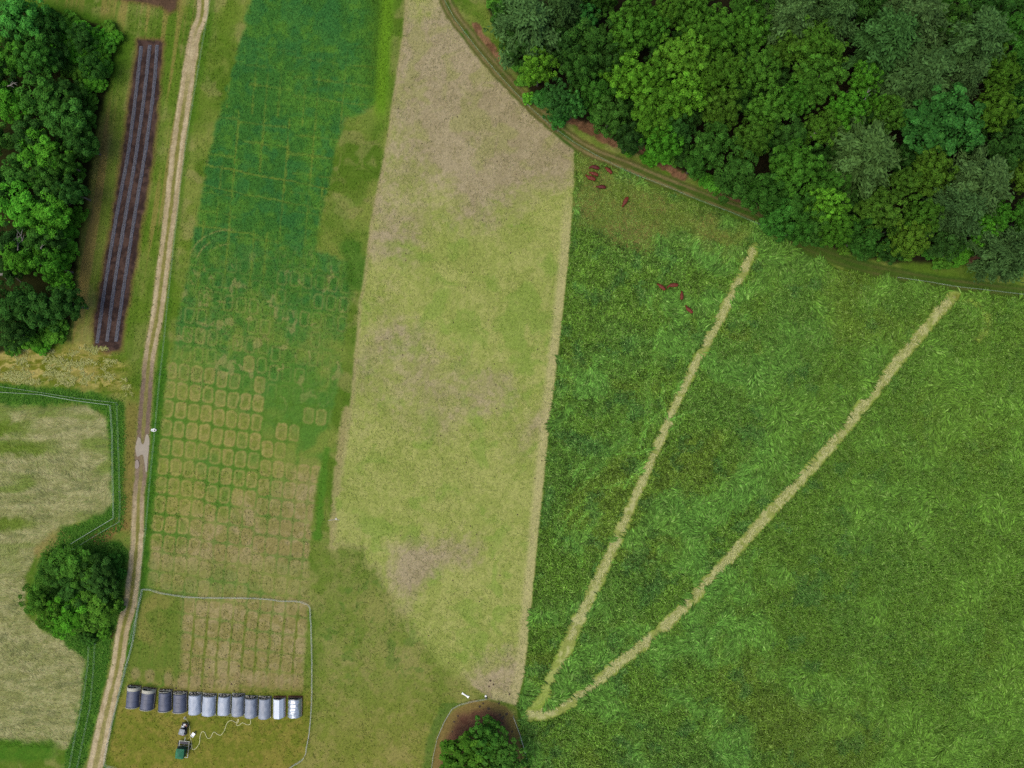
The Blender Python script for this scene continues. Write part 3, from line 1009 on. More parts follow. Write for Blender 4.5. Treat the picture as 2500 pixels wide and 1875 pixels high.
def dung():
    mb = MB()
    pts = []
    for _ in range(150):
        a, b = random.uniform(880, 1400), random.uniform(250, 1680)
        pts.append((a, b, random.uniform(.1, .2)))
    pts += [(1197, 1662, .3), (1205, 1671, .3), (1194, 1676, .25), (1218, 1716, .4), (1193, 1730, .4), (1171, 1725, .35), (1180, 1717, .25), (1244, 1695, .3), (1220, 1745, .3), (1237, 1743, .35), (1226, 1754, .4), (1229, 1750, .3),
            (1224, 1765, .3), (1250, 1786, .3), (1118, 1748, .25), (1109, 1762, .3), (1104, 1786, .25), (511, 1630, .22), (583, 1626, .22), (565, 1670, .25), (572, 1686, .25), (430, 1680, .25)]
    s = poly_sdf(np.array([p[0] for p in pts]), np.array([p[1] for p in pts]), STUBBLE)
    for (a, b, r), d in zip(pts, s):
        if r < .21 and d > -8: continue
        x, y = W(a, b)
        z = gz_at(a, b)
        n = 8
        ring = [(x + r * random.uniform(.7, 1.2) * math.cos(6.283 * k / n), y + r * random.uniform(.7, 1.2) * math.sin(6.283 * k / n), z + .01) for k in range(n)]
        top = [(x + (p[0] - x) * .5, y + (p[1] - y) * .5, z + .07) for p in ring]
        mb.add(ring + top, [(k, (k + 1) % n, n + (k + 1) % n, n + k) for k in range(n)] + [tuple(range(n, 2 * n))])
    tag(mb.build("dung", solid("dung", (.05, .035, .02), .9)), "dark dung pats dotted over the grazed field", "dung", kind="stuff")


dung()

# ---------------------------------------------------------------- trees
def leaf_cloud(pos, nrm, size, tint, aspect=1.0, along=None):
    """rhombic leaf sprays at pos facing nrm; size (n,), tint (n,3)"""
    n = len(pos)
    nrm = nrm / (np.linalg.norm(nrm, axis=1, keepdims=True) + 1e-9)
    a = along if along is not None else rng.normal(size=(n, 3))
    a = a - nrm * (a * nrm).sum(1, keepdims=True)
    a /= np.linalg.norm(a, axis=1, keepdims=True) + 1e-9
    b = np.cross(nrm, a)
    s = size[:, None]
    v = np.empty((n, 4, 3), np.float32)
    v[:, 0] = pos - a * s * aspect
    v[:, 1] = pos + b * s * .62 + nrm * s * .12
    v[:, 2] = pos + a * s * aspect
    v[:, 3] = pos - b * s * .62 + nrm * s * .12
    f = np.arange(n * 4)
    return v.reshape(-1, 3), f, np.full(n, 4), np.repeat(tint[:, None], 4, 1).reshape(-1, 3)


def unit_dirs(n, zmin):
    k = np.arange(n) + .5
    z = 1 - (1 - zmin) * k / n
    t = math.pi * (1 + 5 ** .5) * k
    r = np.sqrt(np.maximum(0, 1 - z * z))
    return np.stack([r * np.cos(t), r * np.sin(t), z], 1)


def crown_mesh(name, seed, nclump=80, per=62, clump=(.13, .22), leaf=.055, zmin=-.55, ragged=.22, lobes=5):
    """broadleaf crown of unit radius: clumps of leaf sprays over an uneven dome of big lobes"""
    global rng
    keep, rng = rng, np.random.default_rng(seed)
    lob = unit_dirs(lobes * 2, -.2)[:lobes] + rng.normal(0, .25, (lobes, 3))
    lob /= np.linalg.norm(lob, axis=1, keepdims=True)
    d = unit_dirs(nclump, zmin) + rng.normal(0, .13, (nclump, 3))
    d /= np.linalg.norm(d, axis=1, keepdims=True)
    near = np.max(d @ lob.T, axis=1)
    rad = .56 + .3 * sm(.55, 1.0, near) + rng.uniform(-ragged, ragged * .5, nclump)
    cen = d * rad[:, None]
    cr = rng.uniform(*clump, nclump)
    P, Nn, S, T = [], [], [], []
    for c, r, dd in zip(cen, cr, d):
        m = int(per * (r / np.mean(clump)) ** 1.4)
        u = rng.normal(size=(m, 3)) + dd * .8 + np.array([0, 0, .5])
        u /= np.linalg.norm(u, axis=1, keepdims=True)
        shell = rng.uniform(.72, 1.12, (m, 1))
        P.append(c + u * r * shell * np.array([1, 1, .9]))
        Nn.append(u * .8 + np.array([0, 0, .35]) + rng.normal(0, .38, (m, 3)))
        S.append(leaf * rng.uniform(.65, 1.25, m))
        ct = rng.uniform(.66, 1.24)
        tint = ct * rng.uniform(.75, 1.25, (m, 1)) * np.array([[1, 1, 1]]) * (1 + rng.normal(0, .05, (m, 3)))
        T.append(tint)
    m = nclump * 7               # inner leaves
    u = rng.normal(size=(m, 3))
    u /= np.linalg.norm(u, axis=1, keepdims=True)
    P.append(u * rng.uniform(.15, .6, (m, 1)))
    Nn.append(u + np.array([0, 0, .6]))
    S.append(np.full(m, leaf * 1.5))
    T.append(np.full((m, 3), .8))
    P, Nn, S, T = np.vstack(P), np.vstack(Nn), np.concatenate(S), np.vstack(T)
    v, f, sz, c = leaf_cloud(P, Nn, S, T)
    rng = keep
    return np_mesh(name, v, f, sz, M_LEAF, {"col": np.clip(c, .2, 1.9)})


def pine_mesh(name, seed, whorls=10, leaf=.042):
    """pine crown of unit radius and height 2 (z -1..1): whorls of plumes that reach outward"""
    global rng
    keep, rng = rng, np.random.default_rng(seed)
    P, Nn, S, T, A = [], [], [], [], []
    for w in range(whorls):
        t = w / (whorls - 1)
        z0 = -.75 + 1.65 * t
        R = (1.0 - t ** 1.5) * .95 + .12
        nb = int(9 - 4 * t)
        a0 = rng.random() * 6.28
        for b in range(nb):
            a = a0 + 6.283 * b / nb + rng.normal(0, .22)
            r_ = R * rng.uniform(.68, 1.12)
            dirv = np.array([math.cos(a), math.sin(a), .22])
            npl = max(2, int(5 * r_ + 1))
            for q in range(npl):
                f = (q + .8) / npl
                c = dirv * r_ * f + np.array([0, 0, z0]) + rng.normal(0, .035, 3)
                m = int(40 + 24 * (f > .6))
                side = np.array([-math.sin(a), math.cos(a), 0])
                off = rng.normal(0, 1, (m, 3)) * np.array([.07, .07, .05])
                off += dirv * rng.normal(0, .1, (m, 1)) + side * rng.normal(0, .03 + .04 * (1 - f), (m, 1))
                P.append(c + off)
                Nn.append(np.array([0, 0, 1.0]) + rng.normal(0, .5, (m, 3)) + dirv * .2)
                A.append(dirv + rng.normal(0, .55, (m, 3)))
                S.append(leaf * rng.uniform(.8, 1.5, m))
                T.append(rng.uniform(.7, 1.3) * rng.uniform(.75, 1.25, (m, 1)) * np.ones((1, 3)))
    v, f, sz, c = leaf_cloud(np.vstack(P), np.vstack(Nn), np.concatenate(S), np.vstack(T), 1.5, np.vstack(A))
    # narrow the sprays
    rng = keep
    return np_mesh(name, v, f, sz, M_LEAF, {"col": np.clip(c, .2, 1.9)})


def trunk_mesh(name, seed, limbs=6):
    """unit trunk: z 0..1, radius about .03, limbs reaching out to .35"""
    rr = random.Random(seed)
    mb = MB()
    mb.tube([(0, 0, -.02), (.004, .003, .2), (-.006, .004, .5), (.004, -.004, .78), (0, 0, .95)], [.034, .027, .02, .012, .004], 8)
    for k in range(limbs):
        a = 6.283 * k / limbs + rr.uniform(-.4, .4)
        z0 = rr.uniform(.35, .7)
        l = rr.uniform(.16, .3)
        mb.tube([(0, 0, z0), (math.cos(a) * l * .5, math.sin(a) * l * .5, z0 + .09), (math.cos(a) * l, math.sin(a) * l, z0 + .2)], [.012, .008, .003], 6)
    return mb


def mb_mesh(mb, name, mat):
    me = bpy.data.meshes.new(name)
    me.from_pydata([tuple(v) for v in mb.v], [], mb.f)
    me.update()
    me.materials.append(mat)
    return me


CROWNS = [crown_mesh("crown", 100 + k, 120, 72, (.085, .145), .037, ragged=.34) for k in range(5)]               # broccoli-topped
CROWNS_L = [crown_mesh("crown", 140 + k, 62, 100, (.10, .23), .045, ragged=.42, lobes=7) for k in range(4)]      # looser
PINES = [pine_mesh("crown", 160 + k) for k in range(4)]
BUSHES = [crown_mesh("foliage", 180 + k, 46, 64, (.13, .26), .075, zmin=-.3, ragged=.3) for k in range(4)]
TRUNKS = [mb_mesh(trunk_mesh("trunk", 200 + k), "trunk", M_BARK) for k in range(3)]
STEMS = [mb_mesh(trunk_mesh("stem", 210 + k, 8), "stem", M_BARK) for k in range(2)]

# apparent colours of sunlit leaf, per shade
SHADES = {"bright": ((92, 144, 42), "bright yellow-green"), "mid": ((76, 124, 40), "mid green"), "olive": ((78, 120, 38), "olive green"),
          "deep": ((64, 110, 40), "deep green"), "dark": ((54, 92, 38), "dark green"), "blue": ((62, 118, 50), "bluish green"),
          "pine": ((74, 106, 56), "grey-green"), "dpine": ((62, 94, 48), "dull dark green"), "lush": ((76, 136, 38), "vivid green")}
TREES = []          # (root, kind, shade, px, py, radius)


def tree(px, py, r, shade, kind="broadleaf", ht=None, loose=False, gain=1.25):
    col = np.array(SHADES[shade][0], float) * (1 + rng.normal(0, .05)) * (1 + rng.normal(0, .025, 3))
    if kind == "pine":
        ht = ht or 18.5 * rng.uniform(.92, 1.1)
        hc, hz = .62 * ht, .4 * ht
        me = PINES[rng.integers(len(PINES))]
    else:
        ht = ht or (10.5 + r * .085) * rng.uniform(.93, 1.08)
        hc, hz = .62 * ht, .42 * ht
        me = (CROWNS_L if loose else CROWNS)[rng.integers(4)]
    top = hc + hz * .45
    x, y = W(px, py, top)
    z = gz_at(x / MPP + 1250, 937.5 - y / MPP)
    rad = r * MPP * (H - top) / H * 1.08
    root = thing("pine_tree" if kind == "pine" else "broadleaf_tree", None, "tree", (x, y, z), rng.random() * 6.283)
    t = link("trunk", TRUNKS[rng.integers(3)], root)
    k = .85 * ht
    t.scale = (k * .8, k * .8, k)
    c = link("crown", me, root)
    c.location = (0, 0, hc)
    c.scale = (rad * rng.uniform(.94, 1.06), rad * rng.uniform(.94, 1.06), hz)
    c.color = (*np.clip(lin(np.clip(col, 5, 250)) / KW * gain, .004, .6), 1)
    TREES.append((root, kind, shade, px, py, r))
    return root


SHRUBS = []


def shrub(px, py, r, shade, ht=None):
    col = np.array(SHADES[shade][0], float) * (1 + rng.normal(0, .05)) * (1 + rng.normal(0, .03, 3))
    ht = ht or r * MPP * rng.uniform(.9, 1.3)
    x, y = W(px, py, ht * .6)
    z = gz_at(px, py)
    root = thing("shrub", None, "shrub", (x, y, z), rng.random() * 6.283)
    s = link("stem", STEMS[rng.integers(2)], root)
    s.scale = (ht * .9, ht * .9, ht * .8)
    f = link("foliage", BUSHES[rng.integers(len(BUSHES))], root)
    f.location = (0, 0, ht * .48)
    rad = r * MPP * 1.1
    f.scale = (rad, rad * rng.uniform(.8, 1.2), ht * .55)
    f.color = (*np.clip(lin(np.clip(col, 5, 250)) / KW * 1.5, .004, .6), 1)
    SHRUBS.append((root, shade, px, py, r))
    return root


EAST = [  # px, py, r, shade, kind
    (1290, 45, 74, "pine", "pine"), (1375, 20, 45, "dpine", "pine"), (1235, 30, 38, "deep", "b"), (1262, 108, 40, "dark", "b"), (1316, 158, 50, "bright", "b"), (1443, 92, 62, "deep", "b"), (1430, 40, 40, "blue", "b"),
    (1532, 72, 60, "mid", "b"), (1592, 58, 46, "mid", "b"), (1560, 10, 40, "mid", "b"), (1640, 12, 46, "mid", "b"), (1538, 180, 62, "bright", "b"), (1600, 178, 44, "bright", "b"), (1606, 262, 72, "bright", "b"), (1625, 335, 52, "lush", "b"), (1672, 128, 70, "bright", "b"),
    (1668, 226, 56, "bright", "b"), (1367, 235, 48, "blue", "b"), (1400, 250, 32, "blue", "b"), (1462, 222, 46, "deep", "b"), (1492, 278, 46, "deep", "b"), (1420, 165, 46, "deep", "b"), (1490, 145, 38, "dark", "b"), (1540, 335, 36, "dark", "b"), (1760, 66, 66, "mid", "b"), (1700, 30, 44, "mid", "b"),
    (1770, 168, 62, "olive", "b"), (1766, 262, 52, "olive", "b"), (1862, 160, 60, "mid", "b"), (1838, 64, 56, "mid", "b"), (1925, 112, 46, "olive", "b"), (2005, 98, 72, "olive", "b"), (2002, 184, 64, "olive", "b"), (1945, 30, 66, "pine", "pine"), (2050, 25, 50, "pine", "pine"), (2118, 182, 42, "lush", "b"), (2078, 262, 52, "lush", "b"), (2135, 252, 32, "lush", "b"),
    (2178, 272, 46, "olive", "b"), (1884, 258, 56, "mid", "b"), (1950, 238, 44, "mid", "b"), (2012, 306, 46, "olive", "b"), (1952, 398, 66, "mid", "b"), (1842, 338, 56, "olive", "b"), (1800, 420, 56, "deep", "b"), (1745, 345, 52, "deep", "b"), (1702, 392, 38, "deep", "b"), (1480, -25, 50, "deep", "b"), (1700, -30, 55, "mid", "b"), (1840, -25, 55, "deep", "b"), (1990, -30, 52, "dpine", "pine"), (2120, -25, 55, "dark", "b"), (2320, -25, 55, "deep", "b"), (2440, -20, 55, "dark", "b"), (2530, 250, 55, "dark", "b"), (2530, 420, 55, "olive", "b"), (2530, 120, 55, "deep", "b"), (2530, 530, 50, "deep", "b"), (1935, 322, 46, "deep", "b"), (2312, 287, 98, "blue", "b"), (2445, 258, 54, "olive", "b"), (2460, 160, 50, "olive", "b"),
    (2186, 80, 70, "dpine", "pine"), (2268, 168, 78, "pine", "pine"), (2256, 36, 66, "pine", "pine"), (2400, 76, 74, "pine", "pine"), (2370, 180, 42, "pine", "pine"), (2123, 368, 82, "pine", "pine"), (2410, 440, 74, "pine", "pine"), (2360, 510, 58, "pine", "pine"), (2488, 610, 58, "pine", "pine"), (2475, 360, 52, "dark", "b"), (2470, 60, 50, "deep", "b"), (2330, 40, 44, "deep", "b"),
    (2284, 412, 62, "olive", "b"), (2212, 440, 44, "olive", "b"), (2444, 525, 50, "lush", "b"), (2410, 560, 40, "lush", "b"), (2156, 508, 62, "olive", "b"), (2262, 525, 54, "olive", "b"), (2030, 500, 50, "bright", "b"), (2030, 440, 46, "deep", "b"), (2052, 556, 54, "olive", "b"), (2118, 578, 50, "deep", "b"), (2232, 578, 54, "olive", "b"), (1945, 500, 52, "deep", "b"), (1985, 555, 42, "deep", "b"), (1865, 470, 48, "deep", "b"),
    (1905, 530, 46, "deep", "b"), (1955, 556, 36, "deep", "b"), (2320, 596, 42, "dark", "b"), (1380, 110, 40, "dark", "b"), (1660, 320, 40, "dark", "b")]
WEST = [(30, 30, 62, "blue", "b"), (88, 130, 52, "deep", "b"), (20, 140, 48, "mid", "b"), (100, 235, 58, "deep", "b"), (18, 250, 50, "lush", "b"), (155, 285, 56, "deep", "b"), (62, 330, 46, "dark", "b"), (100, 372, 58, "lush", "b"), (195, 350, 38, "dark", "b"), (28, 420, 46, "deep", "b"), (115, 440, 44, "deep", "b"), (40, 500, 60, "lush", "b"),
        (112, 525, 54, "lush", "b"), (165, 465, 36, "dark", "b"), (150, 395, 34, "deep", "b"), (90, 590, 44, "deep", "b"), (50, 632, 46, "lush", "b"), (118, 650, 42, "lush", "b"), (30, 742, 56, "dark", "b"), (98, 752, 56, "dark", "b"), (155, 742, 40, "dark", "b"), (15, 815, 40, "dark", "b"), (20, 590, 44, "dark", "b"), (-25, 190, 48, "dark", "b"), (-25, 330, 48, "deep", "b"), (-30, 460, 48, "dark", "b")]
CLUMP = [(180, 1388, 56, "mid", "b"), (242, 1400, 44, "dark", "b"), (130, 1390, 42, "deep", "b"), (88, 1462, 40, "mid", "b"), (170, 1450, 46, "dark", "b"), (118, 1505, 36, "mid", "b"), (165, 1505, 52, "lush", "b"), (228, 1490, 54, "mid", "b"), (250, 1440, 34, "dark", "b")]
LONE = [(1190, 1806, 50, "deep", "b"), (1134, 1872, 88, "mid", "b"), (1236, 1872, 62, "deep", "b")]
n0 = len(TREES)
for px, py, r, sh, kd in EAST:
    tree(px, py, r, sh, "pine" if kd == "pine" else "broadleaf", loose=(sh in ("deep", "dark")))
n1 = len(TREES)
for px, py, r, sh, kd in WEST:
    tree(px, py, r, sh, ht=12 * rng.uniform(.92, 1.08), loose=True, gain=1.6)
n2 = len(TREES)
for px, py, r, sh, kd in CLUMP:
    tree(px, py, r, sh, ht=8 * rng.uniform(.9, 1.1), loose=True, gain=1.5)
n3 = len(TREES)
for px, py, r, sh, kd in LONE:
    tree(px, py, r, sh, ht=10.5 * rng.uniform(.95, 1.05), loose=False, gain=1.45)
n4 = len(TREES)
# understorey trees that fill the gaps of the two woods
fill = []
gr = random.Random(5)
for poly, cnt in ((WOOD_E, 46), (WOOD_W, 14)):
    P = np.array(poly)
    tries = 0
    mine = []
    while len(mine) < cnt and tries < 4000:
        tries += 1
        a, b = gr.uniform(P[:, 0].min(), 2530), gr.uniform(-20, P[:, 1].max())
        if poly_sdf(np.array([a]), np.array([b]), poly)[0] > -30: continue
        if min([math.hypot(a - q[0], b - q[1]) for q in mine] + [99]) < 42: continue
        near = min(math.hypot(a - t[3], b - t[4]) / t[5] for t in TREES[:n4])
        if near < .62: continue
        mine.append((a, b))
    fill += mine
for a, b in fill:
    tree(a, b, gr.uniform(30, 42), "dark", ht=gr.uniform(7.5, 10.5), loose=True)

ORD = "nearest second third fourth fifth sixth seventh eighth ninth tenth eleventh twelfth thirteenth fourteenth fifteenth sixteenth seventeenth eighteenth nineteenth twentieth".split()
MARKS_E = [((1180, 0), "the track's top end"), ((1290, 215), "the narrowest bend of the woodland track"), ((1440, 330), "the long rusty litter patch"), ((1560, 400), "the group of six cows"), ((1800, 490), "the top of the narrow mown strip"),
           ((2050, 640), "the point where the track leaves the trees"), ((2410, 640), "the lone rusty litter heap"), ((2500, 300), "the wood's east edge of view"), ((2250, 0), "the pines at the top edge"), ((1850, 0), "the middle of the wood's top edge"), ((1580, 0), "the dark gap at the wood's top"), ((2123, 368), "the single big pale pine amid broadleaf crowns"), ((1700, 180), "the brightest crowns of the wood")]
MARKS_W = [((30, 0), "the top corner of the west wood"), ((230, 120), "the top end of the planted rows"), ((210, 420), "the middle of the planted rows"), ((0, 660), "the fallen pale log"), ((160, 820), "the bottom end of the west wood"), ((0, 330), "the west wood's outer edge")]


def label_set(items, marks, where, word):
    groups = {}
    for it in items:
        px, py = it[-3], it[-2]
        k = min(range(len(marks)), key=lambda m: math.hypot(px - marks[m][0][0], py - marks[m][0][1]))
        groups.setdefault(k, []).append((math.hypot(px - marks[k][0][0], py - marks[k][0][1]), it))
    for k, lst in groups.items():
        for n, (_, it) in enumerate(sorted(lst, key=lambda q: q[0])):
            root, r = it[0], it[-1]
            shade = SHADES[it[-4]][1]
            size = "broad" if r >= 58 else "small" if r < 42 else "middling"
            kd = word if len(it) == 5 else ("pine" if it[1] == "pine" else "leafy tree")
            o = "nearest" if n == 0 else ORD[n] + " nearest"
            root["label"] = f"{size} {shade} {kd}, {o} to {marks[k][1]}"


label_set(TREES[:n1], MARKS_E, "", "tree")
label_set(TREES[n1:n2], MARKS_W, "", "tree")
for (root, *_), lb in zip(TREES[n2:n3], ("mid green top and broadest tree of the roadside clump below the fence corner", "dark tree of the roadside clump closest to the road and fence corner", "deep green tree at the clump's upper west side", "round mid green tree jutting from the clump into the pale hay field",
                                         "shaded dark tree in the middle of the roadside clump", "small tree at the clump's lower west edge", "yellow-green tree at the bottom of the roadside clump", "wide mid green tree at the clump's lower east side", "small dark tree in the clump's east gap beside the road")):
    root["label"] = lb
for (root, *_), lb in zip(TREES[n3:n4], ("smaller deep green tree at the top of the fenced bare ring", "largest tree standing in the reddish bare ring", "deep green tree at the east side of the bare ring, beside the fence")):
    root["label"] = lb
for t in TREES[:n1]: t[0]["group"] = "trees of the big eastern wood"
for t in TREES[n1:n2]: t[0]["group"] = "trees of the western wood"
for t in TREES[n2:n3]: t[0]["group"] = "trees of the roadside clump"
for t in TREES[n3:n4]: t[0]["group"] = "trees in the bare ring"
for t in TREES[n4:]:
    t[0]["label"] = "low dark understorey tree half hidden in a gap between taller crowns"
    t[0]["group"] = "understorey trees between the crowns"

# shrubs at the wood edges
sE = [(1238, 70, 20, "mid"), (1222, 30, 22, "mid"), (1206, 5, 18, "mid"), (1252, 125, 18, "mid"), (1262, 160, 16, "olive"), (1278, 196, 18, "olive"), (1290, 240, 16, "bright"), (1320, 240, 22, "blue"), (1365, 285, 24, "blue"), (1398, 272, 14, "mid"), (1452, 288, 15, "deep"), (1492, 308, 15, "deep"), (1520, 338, 16, "mid"), (1538, 362, 20, "bright"), (1590, 385, 24, "lush"), (1618, 382, 20, "lush"), (1655, 392, 18, "mid"), (1695, 418, 20, "mid"), (1750, 448, 28, "lush"), (1722, 440, 20, "lush"), (1790, 455, 22, "deep"),
      (1845, 470, 26, "lush"), (1880, 500, 26, "deep"), (1915, 530, 24, "deep"), (1950, 560, 24, "deep"), (1998, 586, 20, "deep"), (2060, 606, 20, "olive"), (2110, 620, 18, "deep"), (2160, 620, 20, "olive"), (2205, 622, 18, "olive"), (2270, 616, 20, "deep"), (2342, 622, 28, "lush"), (2300, 640, 20, "mid"), (2440, 620, 24, "blue"), (2480, 650, 24, "blue")]
sW = [(205, 75, 26, "lush"), (240, 88, 26, "lush"), (170, 55, 26, "mid"), (120, 45, 24, "mid"), (262, 110, 22, "mid"), (225, 125, 26, "lush"), (250, 140, 22, "lush"), (195, 105, 24, "lush"), (218, 160, 26, "lush"), (245, 175, 20, "deep"), (235, 205, 22, "lush"), (222, 245, 20, "mid"), (215, 290, 22, "mid"), (205, 325, 20, "mid"), (208, 380, 18, "mid"), (195, 420, 18, "mid"), (185, 480, 20, "mid"), (185, 530, 24, "lush"), (165, 560, 24, "lush"), (170, 605, 22, "lush"), (152, 640, 24, "lush"), (150, 690, 24, "lush"), (168, 700, 16, "lush"), (70, 830, 30, "lush"), (125, 815, 28, "lush"), (30, 850, 22, "mid"), (100, 845, 22, "lush"), (150, 795, 18, "mid"), (278, 92, 20, "lush"), (150, 72, 24, "lush"), (185, 135, 26, "lush"), (200, 185, 26, "mid"), (268, 66, 18, "mid"), (160, 110, 24, "lush"), (205, 215, 22, "lush"), (168, 165, 24, "mid"), (258, 160, 20, "lush"), (226, 92, 22, "lush"), (140, 98, 24, "lush"), (212, 140, 22, "lush"), (190, 78, 22, "mid")]
sC = [(120, 1368, 20, "mid"), (150, 1355, 20, "mid"), (290, 1480, 16, "mid"), (215, 1560, 22, "deep"), (255, 1545, 18, "mid"), (295, 1400, 16, "deep"), (280, 1370, 20, "deep")]
for a in sE: shrub(*a)
k1 = len(SHRUBS)
for a in sW: shrub(*a)
k2 = len(SHRUBS)
for a in sC: shrub(*a)
MARKS_SE = [((1210, 0), "the track's top end"), ((1290, 215), "the narrowest bend of the track"), ((1440, 330), "the long rusty litter patch"), ((1600, 400), "the mud path entering the wood"), ((1790, 490), "the mottled litter strip"), ((1950, 560), "where branches hide the track"), ((2200, 640), "the track's grassy stretch"), ((2410, 640), "the lone rusty litter heap")]
MARKS_SW = [((230, 60), "the top corner of the west wood"), ((235, 150), "the top end of the planted rows"), ((210, 320), "the upper half of the planted rows"), ((180, 500), "the middle of the planted rows"), ((150, 680), "the lower half of the planted rows"), ((90, 850), "the straw swath")]
label_set(SHRUBS[:k1], MARKS_SE, "by the east wood", "shrub")
label_set(SHRUBS[k1:k2], MARKS_SW, "by the west wood", "shrub")
for (root, *_), lb in zip(SHRUBS[k2:], ("leafy shrub at the outer top edge of the roadside clump", "shrub under the fence at the top of the roadside clump", "low shrub east of the roadside clump by the rut", "deep green shrub below the clump on the verge", "mid green shrub by the brown patch below the clump", "dark low shrub between clump and dirt road", "dark shrub below the straw strip at the fence corner")):
    root["label"] = lb
for s in SHRUBS: s[0]["group"] = "shrubs along the woods and the clump"

# bare grey limbs showing among the leaves
def bare_limb(px, py, ang, L_, h, host):
    x, y = W(px, py, h)
    mb = MB()
    rr = random.Random(int(px))
    dx, dy = math.cos(ang), math.sin(ang)
    p = [Vector((x + dx * L_ * t + rr.uniform(-.2, .2), y + dy * L_ * t + rr.uniform(-.2, .2), h - 1.2 * (1 - t))) for t in (0, .3, .6, 1)]
    mb.tube(p, [.16, .12, .08, .03], 6)
    for t, s in ((1, 1), (2, -1), (1, -1)):
        q = p[t]
        a = ang + s * .7
        l = L_ * .4
        mb.tube([q, q + Vector((math.cos(a) * l * .5, math.sin(a) * l * .5, .25)), q + Vector((math.cos(a) * l, math.sin(a) * l, .3))], [.08, .06, .02], 5)
    o = mb.build("bare_branch", M_PALEBARK)
    root = min((t for t in TREES), key=lambda t: math.hypot(t[3] - px, t[4] - py))[0]
    bpy.context.view_layer.update()
    o.parent = root
    o.matrix_parent_inverse = (Matrix.Translation(root.location) @ Matrix.Rotation(root.rotation_euler[2], 4, 'Z')).inverted()


for a in ((1714, 385, 1.5, 3.2, 5, 0), (1868, 452, .9, 3.4, 6, 0), (1795, 458, 1.0, 2.2, 4, 0), (2117, 240, 1.4, 2.5, 14, 0), (1985, 330, .9, 2.5, 11, 0), (1835, 310, .5, 2.8, 10, 0), (55, 600, 1.9, 4, 11, 0), (35, 610, 1.4, 4, 11, 0), (92, 605, .9, 2.5, 11, 0), (1500, 225, 2.8, 2.5, 8, 0), (10, 205, .15, 3, 11, 0)):
    bare_limb(*a)
mb = MB()
x, y = W(0, 674)
x2, y2 = W(66, 670)
mb.tube([(x, y, 2.2), ((x + x2) / 2, (y + y2) / 2, 2.3), (x2, y2, 2.1)], [.35, .3, .2], 8)
for q in (.3, .7):
    xx = x + (x2 - x) * q
    mb.tube([(xx, y, 2.2), (xx + .4, y + 1.0, 1.0), (xx + .7, y + 1.6, 0)], [.12, .1, .05], 6)
    mb.tube([(xx, y, 2.2), (xx + .3, y - .9, 1.0), (xx + .5, y - 1.5, 0)], [.12, .1, .05], 6)
tag(mb.build("fallen_log", M_PALEBARK), "pale fallen log lying in a dark gap of the western wood", "log")

# ---------------------------------------------------------------- planted rows in the dark bed
M_FILM = solid("row_mulch", alb((82, 82, 94)), .6, var=.25, scale=2.2, bump=.3)
M_SEED = solid("seedling", alb((112, 116, 120)), .8, var=.3, scale=6)
rows = [([(345, 113), (331, 238), (312, 380), (286, 520), (258, 690), (237, 838)], "west planted row, greyest, nearest the western wood"),
        ([(366, 110), (352, 235), (331, 385), (307, 525), (280, 690), (261, 834)], "middle planted row of the dark soil bed"),
        ([(384, 110), (374, 230), (354, 375), (330, 520), (304, 690), (283, 834)], "east planted row of the dark bed, nearest the road")]
for pts, lb in rows:
    ln_ = smooth_line(pts, 6)
    root = thing("planting_row", lb, "crop row", (*W(*ln_[len(ln_) // 2][:2]), 0), group="planted rows in the soil bed")
    ox, oy = root.location[0], root.location[1]
    vs, fs = [], []
    prof = [(-.46, 0), (-.36, .1), (-.14, .15), (.14, .15), (.36, .1), (.46, 0)]
    for i, p in enumerate(ln_):
        a, b = ln_[max(i - 1, 0)], ln_[min(i + 1, len(ln_) - 1)]
        d = Vector(((b - a)[0], -(b - a)[1])).normalized()
        x, y = W(*p[:2])
        for o, z in prof:
            o2 = o * random.uniform(.85, 1.1)
            vs.append((x - d.y * o2 - ox, y + d.x * o2 - oy, z + .02 + random.uniform(-.02, .02)))
        if i:
            k = (i - 1) * 6
            fs += [(k + q, k + q + 1, k + q + 7, k + q + 6) for q in range(5)]
    mb = MB().add(vs, fs)
    mb.build("mulch_cover", M_FILM, root)
    sd = MB()
    L_ = np.cumsum(np.r_[0, np.hypot(*np.diff(ln_[:, :2], axis=0).T)])
    for s in np.arange(3, L_[-1] - 2, 4.2):
        x, y = W(np.interp(s, L_, ln_[:, 0]), np.interp(s, L_, ln_[:, 1]))
        for _ in range(5):
            a = random.uniform(0, 6.28)
            l = random.uniform(.12, .24)
            c = Vector((x - ox + random.uniform(-.08, .08), y - oy + random.uniform(-.08, .08), .17))
            t = c + Vector((math.cos(a) * l, math.sin(a) * l, random.uniform(.05, .18)))
            sdv = Vector((-math.sin(a), math.cos(a), 0)) * .06
            m_ = (c + t) / 2 + Vector((0, 0, .05))
            sd.add([c, m_ + sdv, t, m_ - sdv], [(0, 1, 2, 3)])
    o = sd.build("seedlings", M_SEED, root)
    o["kind"] = "stuff"

